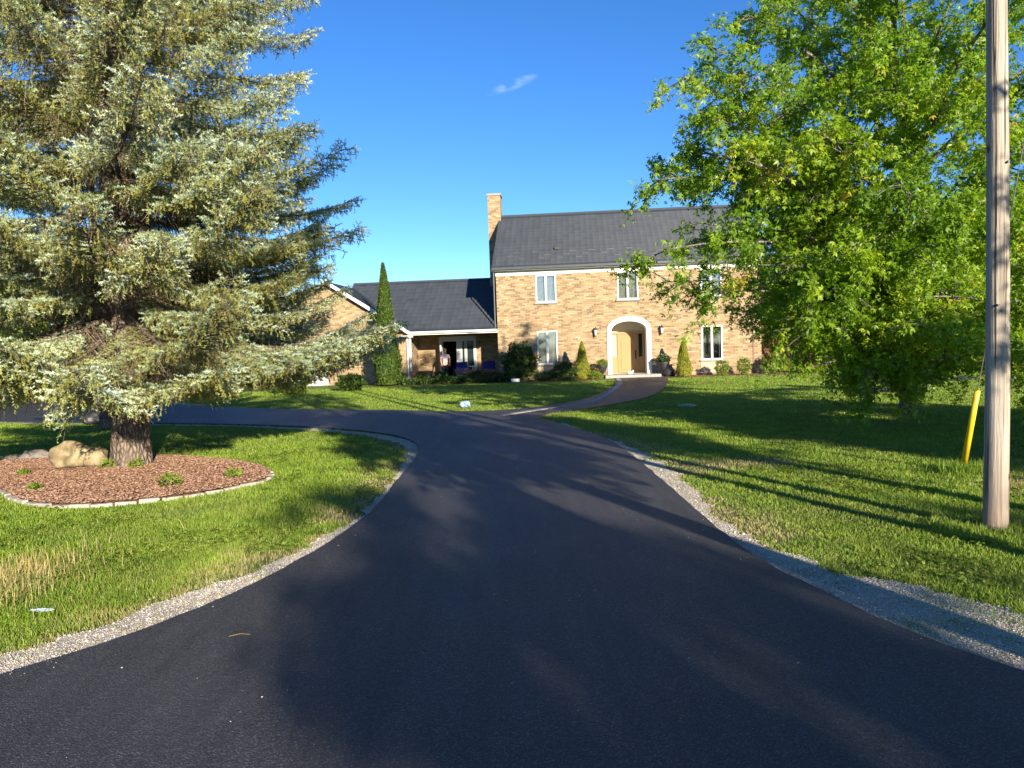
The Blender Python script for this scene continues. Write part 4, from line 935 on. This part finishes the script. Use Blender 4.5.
# ground cover in front of the porch
q = sample_poly([hw(u, n)[:2] for u, n in ((-5.5, -1.0), (-5.5, -2.4), (.8, -2.1), (.8, -1.0))], 5000); g = rng
P = np.c_[q, rng.uniform(.02, .34, 5000)*(.5+n2(q[:, 0], q[:, 1], 1.6, 9))]; nn = rng.normal(0, .5, (5000, 3)); nn[:, 2] += 1
o = leaves(P, rng.normal(0, 1, (5000, 3)), nn, rng.uniform(.06, .13, 5000), rng.random(5000), 'ground_cover', M['shrub_leaf'], None); tag(o, kind='stuff')

def urn(u, n, label, h=.62, mat='iron', base=0):
    x, y, _ = hw(u, n); root = empty('urn', (x, y, base)); tag(root, label, 'urn')
    MB().lathe([(.15, 0), (.15, .05), (.06, .09), (.05, .2), (.1, .27), (.19, .38), (.22, .5), (.26, h-.04), (.26, h), (.2, h), (.18, h-.06)], n=20).build('bowl', M[mat], root, True)
    m = MB(); m.box(-.17, .17, -.17, .17, -.001, .04); m.build('plinth', M[mat], root); return root, (x, y)
r_, (x, y) = urn(5.02, -.75, 'dark iron urn left of the arched door', .62, base=.0)
round_shrub('urn_plant', (x, y, .55), (.27, .25, .17), 'lime_leaf', 'clipped grey green plant in the urn left of the door', 61, 1300, .045, 'plant', h=.34, stems=4)
r_, (x, y) = urn(7.92, -.75, 'dark iron urn right of the arched door', .7)
round_shrub('urn_plant', (x, y, .62), (.26, .25, .2), 'shrub_leaf', 'dark leafy plant with pale flowers in the urn right of the door', 62, 900, .06, 'plant', h=.42, stems=4)
g5 = np.random.default_rng(5); P = np.c_[x + g5.normal(0, .13, 34), y - .1 + g5.normal(0, .1, 34), .78 + g5.uniform(0, .3, 34)]
o = scatter('flower_cluster', P, g5.uniform(.018, .035, 34), M['white']); tag(o, 'white blossoms over the right hand door urn', 'flowers')
x, y, _ = hw(8.15, -.9); o = MB().lathe([(.22, 0), (.30, .12), (.27, .3), (.16, .42), (.12, .5), (.16, .56), (.15, .58)], n=18).build('garden_jar', M['iron'], None, True); o.location = (x, y, 0); tag(o, 'squat dark glazed jar beside the right door urn', 'jar')
x, y, _ = hw(4.72, -1.2); o = MB().lathe([(.12, 0), (.17, .22), (.19, .24), (.17, .24)], n=16).build('flower_pot', M['terracotta'], None, True); o.location = (x, y, 0); tag(o, 'small terracotta pot left of the door urn', 'flower pot')
round_shrub('pot_plant', (x, y, .22), (.16, .16, .14), 'brown_leaf', 'bronze leaved plant in the small terracotta pot', 63, 400, .06, 'plant', h=.28, stems=3)
x, y, _ = hw(6.35, -.3, .15); o = MB().blob((0, 0, .07), (.15, .09, .08), 16, 10, .2, 2, 3).blob((.13, -.02, .13), (.06, .05, .06), 12, 8, .1, 2, 5).build('door_ornament', M['white'], None, True); o.location = (x, y, .15); tag(o, 'little white rounded ornament sitting on the doorstep', 'ornament')

# porch furniture -----------------------------------------------------------------
def rail(u0, u1, n, label):
    x, y, _ = hw(u0, n); root = empty('wooden_rail', (x, y, 0), HR); tag(root, label, 'rail fence'); L = u1-u0
    MB().box(0, L, -.02, .02, .42, .56).build('top_rail', M['redwood'], root); MB().box(0, L, -.018, .018, .16, .28).build('lower_rail', M['redwood'], root)
    MB().box(-.04, L+.04, -.09, .09, .563, .60).build('cap_board', M['redwood'], root)
    k = 3 if L > 1.5 else 2
    for i in range(k): c = .06 + (L-.12)*i/(k-1); MB().box(c-.045, c+.045, .022, .10, 0, .558).build('post', M['redwood'], root)
rail(-2.1, -.05, -.35, 'low reddish wooden rail along the right half of the porch'); rail(-4.3, -3.25, -.35, 'short reddish wooden rail left of the porch opening')
def armchair(u, n, rz, label):
    x, y, _ = hw(u, n); root = empty('armchair', (x, y, .035), HR + rz); tag(root, label, 'armchair', None)
    MB().box(-.3, .3, -.28, .28, .3, .44).build('seat', M['bluecloth'], root, bevel=.04); MB().box(-.3, .3, .22, .34, .44, .92).build('backrest', M['bluecloth'], root, bevel=.04)
    for s in (-1, 1):
        MB().box(s*.34-.03, s*.34+.03, -.28, .3, .55, .6).build('armrest', M['iron'], root)
        for yy in (-.26, .26): MB().tube((s*.34, yy, 0), (s*.34, yy, .56), .016).build('leg', M['iron'], root)
armchair(-2.0, .75, 0, 'navy cushioned armchair on the porch beside the standing person'); armchair(-.6, .9, .1, 'navy cushioned armchair on the porch against the main house corner')
for i, (u, n, r, lab) in enumerate(((-3.75, -.75, .3, 'dark rounded plant before the short porch rail'), (-2.75, -.75, .33, 'dark rounded plant below the standing person'), (-.9, -.75, .32, 'dark rounded plant before the long porch rail'), (-4.75, -1.0, .36, 'dark rounded plant at the foot of the porch downpipe'))):
    x, y, _ = hw(u, n); round_shrub('shrub', (x, y, 0), (r, r, r*.85), 'shrub_leaf', lab, 70+i, 1000, .07)
x, y, _ = hw(-1.45, 1.15)
tb = empty('side_table', (x, y, .035), HR); tag(tb, 'little white table between the navy armchairs on the porch', 'table')
MB().lathe([(.24, .66), (.25, .67), (.25, .69), (.24, .70)], n=20).build('tabletop', M['white'], tb); MB().lathe([(.03, .02), (.025, .66)], n=10).build('leg', M['white'], tb); MB().lathe([(.17, 0), (.17, .02)], n=16).build('base', M['white'], tb)
x, y, _ = hw(.95, -1.9); o = MB().box(-.2, .2, -.12, .12, 0, .16).build('utility_box', M['white'], None, bevel=.02); o.location = (x, y, .0); tag(o, 'small white box on the ground before the dark corner shrub', 'box')

# ------------------------------------------------------------------ person on the porch
def skinned(name, V, E_, Rr, mat, parent, root_i=0, sub=2):
    me = bpy.data.meshes.new(name+'_src'); me.from_pydata(V, E_, []); o = bpy.data.objects.new(name+'_src', me); COL.objects.link(o)
    md = o.modifiers.new('skin', 'SKIN'); 
    for i, r in enumerate(Rr):
        sv = me.skin_vertices[0].data[i]; sv.radius = (r, r) if not isinstance(r, tuple) else r; sv.use_root = (i == root_i)
    ss = o.modifiers.new('sub', 'SUBSURF'); ss.levels = sub; ss.render_levels = sub
    dg = bpy.context.evaluated_depsgraph_get(); ev = o.evaluated_get(dg); m2 = bpy.data.meshes.new_from_object(ev); m2.name = name
    bpy.data.objects.remove(o); bpy.data.meshes.remove(me); m2.materials.clear(); return link(name, m2, mat, parent, True)
x, y, _ = hw(-2.83, 1.0)
pr_ = empty('person', (x, y, .035), HR + .25); tag(pr_, 'person in a pink shirt and dark trousers standing at the open porch door', 'person')
pv = [(0, 0, .86), (0, .01, 1.05), (0, .0, 1.24), (0, 0, 1.34), (0, -.01, 1.40), (0, -.03, 1.50), (0, -.02, 1.57),
      (.16, 0, 1.27), (.23, .02, 1.05), (.21, -.14, .88), (.20, -.19, .82), (-.16, 0, 1.27), (-.22, .02, 1.04), (-.2, -.13, .86), (-.19, -.18, .80),
      (.09, 0, .78), (.10, -.01, .44), (.10, .02, .08), (.11, -.11, .03), (-.09, 0, .78), (-.10, -.01, .44), (-.10, .02, .08), (-.11, -.11, .03)]
pe = [(0,1),(1,2),(2,3),(3,4),(4,5),(5,6),(2,7),(7,8),(8,9),(9,10),(2,11),(11,12),(12,13),(13,14),(0,15),(15,16),(16,17),(17,18),(0,19),(19,20),(20,21),(21,22)]
prr = [(.14,.10), (.12,.09), (.14,.09), .06, .045, .075, .06, .055, .04, .03, .026, .055, .04, .03, .026, .08, .055, .04, .035, .08, .055, .04, .035]
skinned('body', pv, pe, prr, M['skin'], pr_)
skinned('shirt', [(0, .0, .84), (0, .01, 1.05), (0, 0, 1.24), (0, 0, 1.33), (.16, 0, 1.26), (.22, .015, 1.10), (-.16, 0, 1.26), (-.215, .015, 1.09)], [(0,1),(1,2),(2,3),(2,4),(4,5),(2,6),(6,7)], [(.165,.125), (.145,.115), (.16,.11), .07, .075, .06, .075, .06], M['pink'], pr_)
skinned('trousers', [(0, 0, .88), (.09, 0, .76), (.10, -.01, .44), (.10, .02, .10), (-.09, 0, .76), (-.10, -.01, .44), (-.10, .02, .10)], [(0,1),(1,2),(2,3),(0,4),(4,5),(5,6)], [(.15,.115), .10, .075, .06, .10, .075, .06], M['navy'], pr_)
MB().blob((0, .015, 1.545), (.092, .10, .105), 16, 12, .1, 3, 2).build('hair', M['hair'], pr_, True)
fc = MB(); fc.blob((-.03, -.115, 1.52), (.012, .01, .008), 8, 6, 0).blob((.03, -.115, 1.52), (.012, .01, .008), 8, 6, 0); fc.build('eyes', M['dark'], pr_)
fc = MB(); fc.blob((0, -.122, 1.49), (.014, .02, .025), 8, 6, 0); fc.build('nose', M['skin'], pr_, True)
for s in (-1, 1):
    h = (s*.2, -.2, .80)
    for k in range(4):
        a = -.02 + k*.014
        skinned('finger', [(h[0]+a, h[1], h[2]), (h[0]+a, h[1]-.02, h[2]-.035), (h[0]+a*.9, h[1]-.012, h[2]-.07+.006*abs(k-1.5))], [(0,1),(1,2)], [.009, .008, .006], M['skin'], pr_, 0, 1)
    skinned('thumb', [(h[0]-s*.02, h[1], h[2]+.01), (h[0]-s*.045, h[1]-.02, h[2]-.015), (h[0]-s*.045, h[1]-.025, h[2]-.045)], [(0,1),(1,2)], [.011, .009, .007], M['skin'], pr_, 0, 1)

# ------------------------------------------------------------------ small things on the ground
def crumple(name, loc, r, mat, label, cat, seed):
    b = MB(); b.blob((0, 0, 0), r, 18, 12, .9, 3.2, seed); o = b.build(name, mat, None); o.location = loc; tag(o, label, cat)
crumple('plastic_bag', (-1.34, 20.9, .09), (.14, .10, .085), simple('pale_blue_plastic', (.30, .42, .62), .35, .5), 'crumpled pale blue bag on the lawn edge by the drive fork', 'bag', 3)
crumple('litter', (4.42, 18.85, .03), (.22, .12, .04), simple('pale_green_plastic', (.35, .55, .40), .5, .4), 'flat pale green scrap lying in the shaded right lawn', 'litter', 6)
crumple('litter', (-3.17, 4.87, .05), (.06, .022, .008), simple('blue_grey_scrap', (.38, .45, .48), .5, .4), 'thin grey blue scrap in the grass by the left gravel', 'litter', 8)
tw = MB(); tw.tube((-1.72, 4.32, .041), (-1.66, 4.345, .045), .002, n=5).tube((-1.66, 4.345, .045), (-1.60, 4.34, .041), .002, n=5); o = tw.build('straw_stalk', M['straw']); tag(o, 'single pale dry stalk lying on the near asphalt', 'stalk')
# weeds in the mulch bed
for i, (x, y, r, lab) in enumerate(((-6.05, 11.05, .11, 'leafy weed between the boulder and the spruce trunk'), (-5.62, 10.95, .10, 'low bright weed at the foot of the spruce trunk'), (-4.35, 9.35, .13, 'spiky weed near the front right of the mulch bed'), (-6.1, 9.4, .05, 'tiny weed near the front of the mulch bed'), (-3.75, 9.9, .09, 'grassy weed by the right tip of the mulch bed'), (-7.1, 10.7, .05, 'tiny weed at the left side of the mulch bed'))):
    round_shrub('weed', (x, y, .06), (r, r, r*.55), 'lime_leaf', lab, 80+i, 70, .06, 'weed', up=.8, stems=3)

# ------------------------------------------------------------------ background vegetation
spruce('blue_spruce', (11.3, 21.4, 0), 1.55, lambda z: .85*(1 - z/1.65), .12, 'small dome shaped blue spruce on the lawn behind the maple', 15, 'blue_needle', .05, .13, 7, .06, 7, .03, .012, False, .1, .1, .12)
def bg_tree(loc, h, r, mat, label, seed, h0=.6, leaf=.3, n=26, per=9, group=None):
    g = np.random.default_rng(seed)
    return broadleaf('broadleaf_tree', (*loc, 0), label, seed, [(0, 0, -.05), (.1, 0, h*.3), (0, .1, h*.6), (0, 0, h*.92)], .02*h+.05, dome_limbs(h0, h, r, n, g), mat, leaf=leaf, per=per, sec=9, cl=1.0, sec_len=r*.42, tube_n=4, lobes=((0, 1.0), (60, .8), (-60, .8)), group=group)
bgs = [((15.5, 47), 5.2, 2.6, 'brown_leaf', 'bronze leaved tree behind the right end of the house'),
       ((19.5, 50), 9.0, 4.0, 'shade_leaf', 'dark green tree right of the bronze leaved tree'),
       ((25, 52), 10, 4.5, 'shade_leaf', 'tall dark tree in the middle of the far row behind the maple'),
       ((31, 50), 9, 4.5, 'yellow_leaf', 'lighter green tree in the far row behind the maple'),
       ((38, 52), 11, 5, 'shade_leaf', 'big dark tree behind the utility pole, far away'),
       ((46, 58), 11, 5, 'shade_leaf', 'last far tree seen right of the utility pole'),
       ((-22, 27), 9.0, 4.2, 'yellow_leaf', 'yellow green leafy tree behind the spruces at the left edge'),
       ((-27, 34), 10, 4.5, 'shade_leaf', 'dark leafy tree at the far left behind the gravel'),
       ((-21, 40), 8, 3.6, 'yellow_leaf', 'leafy tree left of the garage beyond the pale boulder')]
for i, (l, h, r, mt, lab) in enumerate(bgs): bg_tree(l, h, r, mt, lab, 100+i)
# far field edge: individual low trees
for i in range(16):
    x = -95 + i*14 + random.uniform(-3, 3); y = 105 + random.uniform(-8, 14)
    if abs(x) < 12: continue
    bg_tree((x, y), random.uniform(7, 11), random.uniform(4, 6), 'shade_leaf', 'distant dark tree in the row along the horizon', 200+i, .3, .75, 18, 6, 'trees along the horizon')
# brush and fence at the left edge
x0 = -21.0
fe = empty('picket_fence', (-20.6, 31.2, 0)); tag(fe, 'weathered grey brown upright board fence past the loop drive', 'fence')
for i in range(26):
    m = MB(); hgt = 1.5 + random.uniform(-.12, .1); m.box(i*.2, i*.2+.13, -.012, .012, 0, hgt); o = m.build('board', M['deadwood'] if 'deadwood' in M else M.setdefault('deadwood', wood('grey_board', (.30, .23, .18), (.48, .40, .34), .6, .8)), fe)
MB().box(0, 5.2, .015, .06, .4, .5).box(0, 5.2, .015, .06, 1.1, 1.2).build('cross_rail', M['deadwood'], fe)
for i, (x, y, r, mt, lab) in enumerate(((-20.4, 29.9, .55, 'lime_leaf', 'light green leafy plant below the board fence, at the left edge'), (-18.9, 30.4, .75, 'lime_leaf', 'bushy bright green plant between the board fence and the pale boulder'), (-11.5, 28.5, .5, 'lime_leaf', 'light green shrub right of the pale boulders'), (-9.0, 30.5, .7, 'lime_leaf', 'light green shrub on the lawn edge before the garage'), (-6.8, 31.5, .5, 'shrub_leaf', 'dark shrub before the garage next to the tall cedar'))):
    round_shrub('shrub', (x, y, 0), (r, r*.8, r*.7), mt, lab, 300+i, 1600, .12)

# ------------------------------------------------------------------ light, sky, camera
EL, PHI = 15.5, 22.5
sd = Vector((math.sin(R(PHI))*math.cos(R(EL)), -math.cos(R(PHI))*math.cos(R(EL)), math.sin(R(EL))))   # towards the sun
su = bpy.data.lights.new('sun', 'SUN'); su.energy = 5.0; su.angle = R(.5); su.color = (1.0, .88, .70)
so = bpy.data.objects.new('sun', su); COL.objects.link(so); so.rotation_euler = sd.to_track_quat('Z', 'Y').to_euler(); so.location = (20, -40, 20)
W_ = bpy.data.worlds.new('World'); S.world = W_; W_.use_nodes = True; nt = W_.node_tree; N = NT(nt)
bg = nt.nodes['Background']
sky = nt.nodes.new('ShaderNodeTexSky'); sky.sky_type = 'NISHITA'; sky.sun_disc = False; sky.sun_elevation = R(EL); sky.sun_rotation = R(180 - PHI)
sky.air_density = 1.0; sky.dust_density = .05; sky.ozone_density = 4.2; sky.altitude = 1800
hs = N.n('HueSaturation', i_Color=sky.outputs[0]); hs.inputs['Saturation'].default_value = 1.16; hs.inputs['Value'].default_value = 1.1; hs.inputs['Hue'].default_value = .507
# thin cirrus wisps high in the south-east of the view
tc = N.n('TexCoord').outputs['Generated']; 
def wisp(az, el, wa, we, tilt):
    d = Vector((math.sin(az)*math.cos(el), math.cos(az)*math.cos(el), math.sin(el))); a = Vector((math.cos(az), -math.sin(az), 0)); b = a.cross(d)*-1 if a.cross(d).z < 0 else a.cross(d)
    a2 = a*math.cos(tilt) + b*math.sin(tilt); b2 = b*math.cos(tilt) - a*math.sin(tilt)
    da = N.n('VectorMath', operation='DOT_PRODUCT'); nt.links.new(tc, da.inputs[0]); da.inputs[1].default_value = a2
    db = N.n('VectorMath', operation='DOT_PRODUCT'); nt.links.new(tc, db.inputs[0]); db.inputs[1].default_value = b2
    a0, b0 = d.dot(a2), d.dot(b2)
    ea = N.math('DIVIDE', N.math('SUBTRACT', da.outputs['Value'], a0), wa); eb = N.math('DIVIDE', N.math('SUBTRACT', db.outputs['Value'], b0), we)
    r2 = N.math('ADD', N.math('MULTIPLY', ea, ea), N.math('MULTIPLY', eb, eb)); return N.math('SUBTRACT', 1.0, r2, True)
nz = N.ramp(N.noise(N.scale(tc, (1, 1, 2.5)), 30, 6, .6), [(.42, (0,)*3), (.75, (1,)*3)])
w1 = N.math('MAXIMUM', wisp(R(.7), R(18.9), .036, .007, .30), wisp(R(14.3), R(13.4), .05, .014, .25))
cf = N.math('MULTIPLY', N.math('MULTIPLY', w1, nz), .5, True)
mxc = N.n('MixRGB'); nt.links.new(cf, mxc.inputs[0]); nt.links.new(hs.outputs[0], mxc.inputs[1]); mxc.inputs[2].default_value = (5, 6, 7.5, 1)
nt.links.new(mxc.outputs[0], bg.inputs[0]); bg.inputs[1].default_value = .09

cam = bpy.data.cameras.new('camera'); co = bpy.data.objects.new('camera', cam); COL.objects.link(co)
cam.sensor_width = 36; cam.lens = 36*745/1024; cam.clip_end = 3000; cam.clip_start = .05
co.matrix_world = Matrix.Translation((0, 0, 1.7)) @ Matrix.Rotation(math.pi/2 - R(2.95), 4, 'X') @ Matrix.Rotation(R(-1.86), 4, 'Z')
S.camera = co
S.render.engine = 'CYCLES'; S.cycles.max_bounces = 6; S.cycles.transparent_max_bounces = 8; S.cycles.use_denoising = True
S.view_settings.view_transform = 'Standard'; S.view_settings.look = 'None'; S.view_settings.exposure = 1.18; S.view_settings.gamma = 1.0
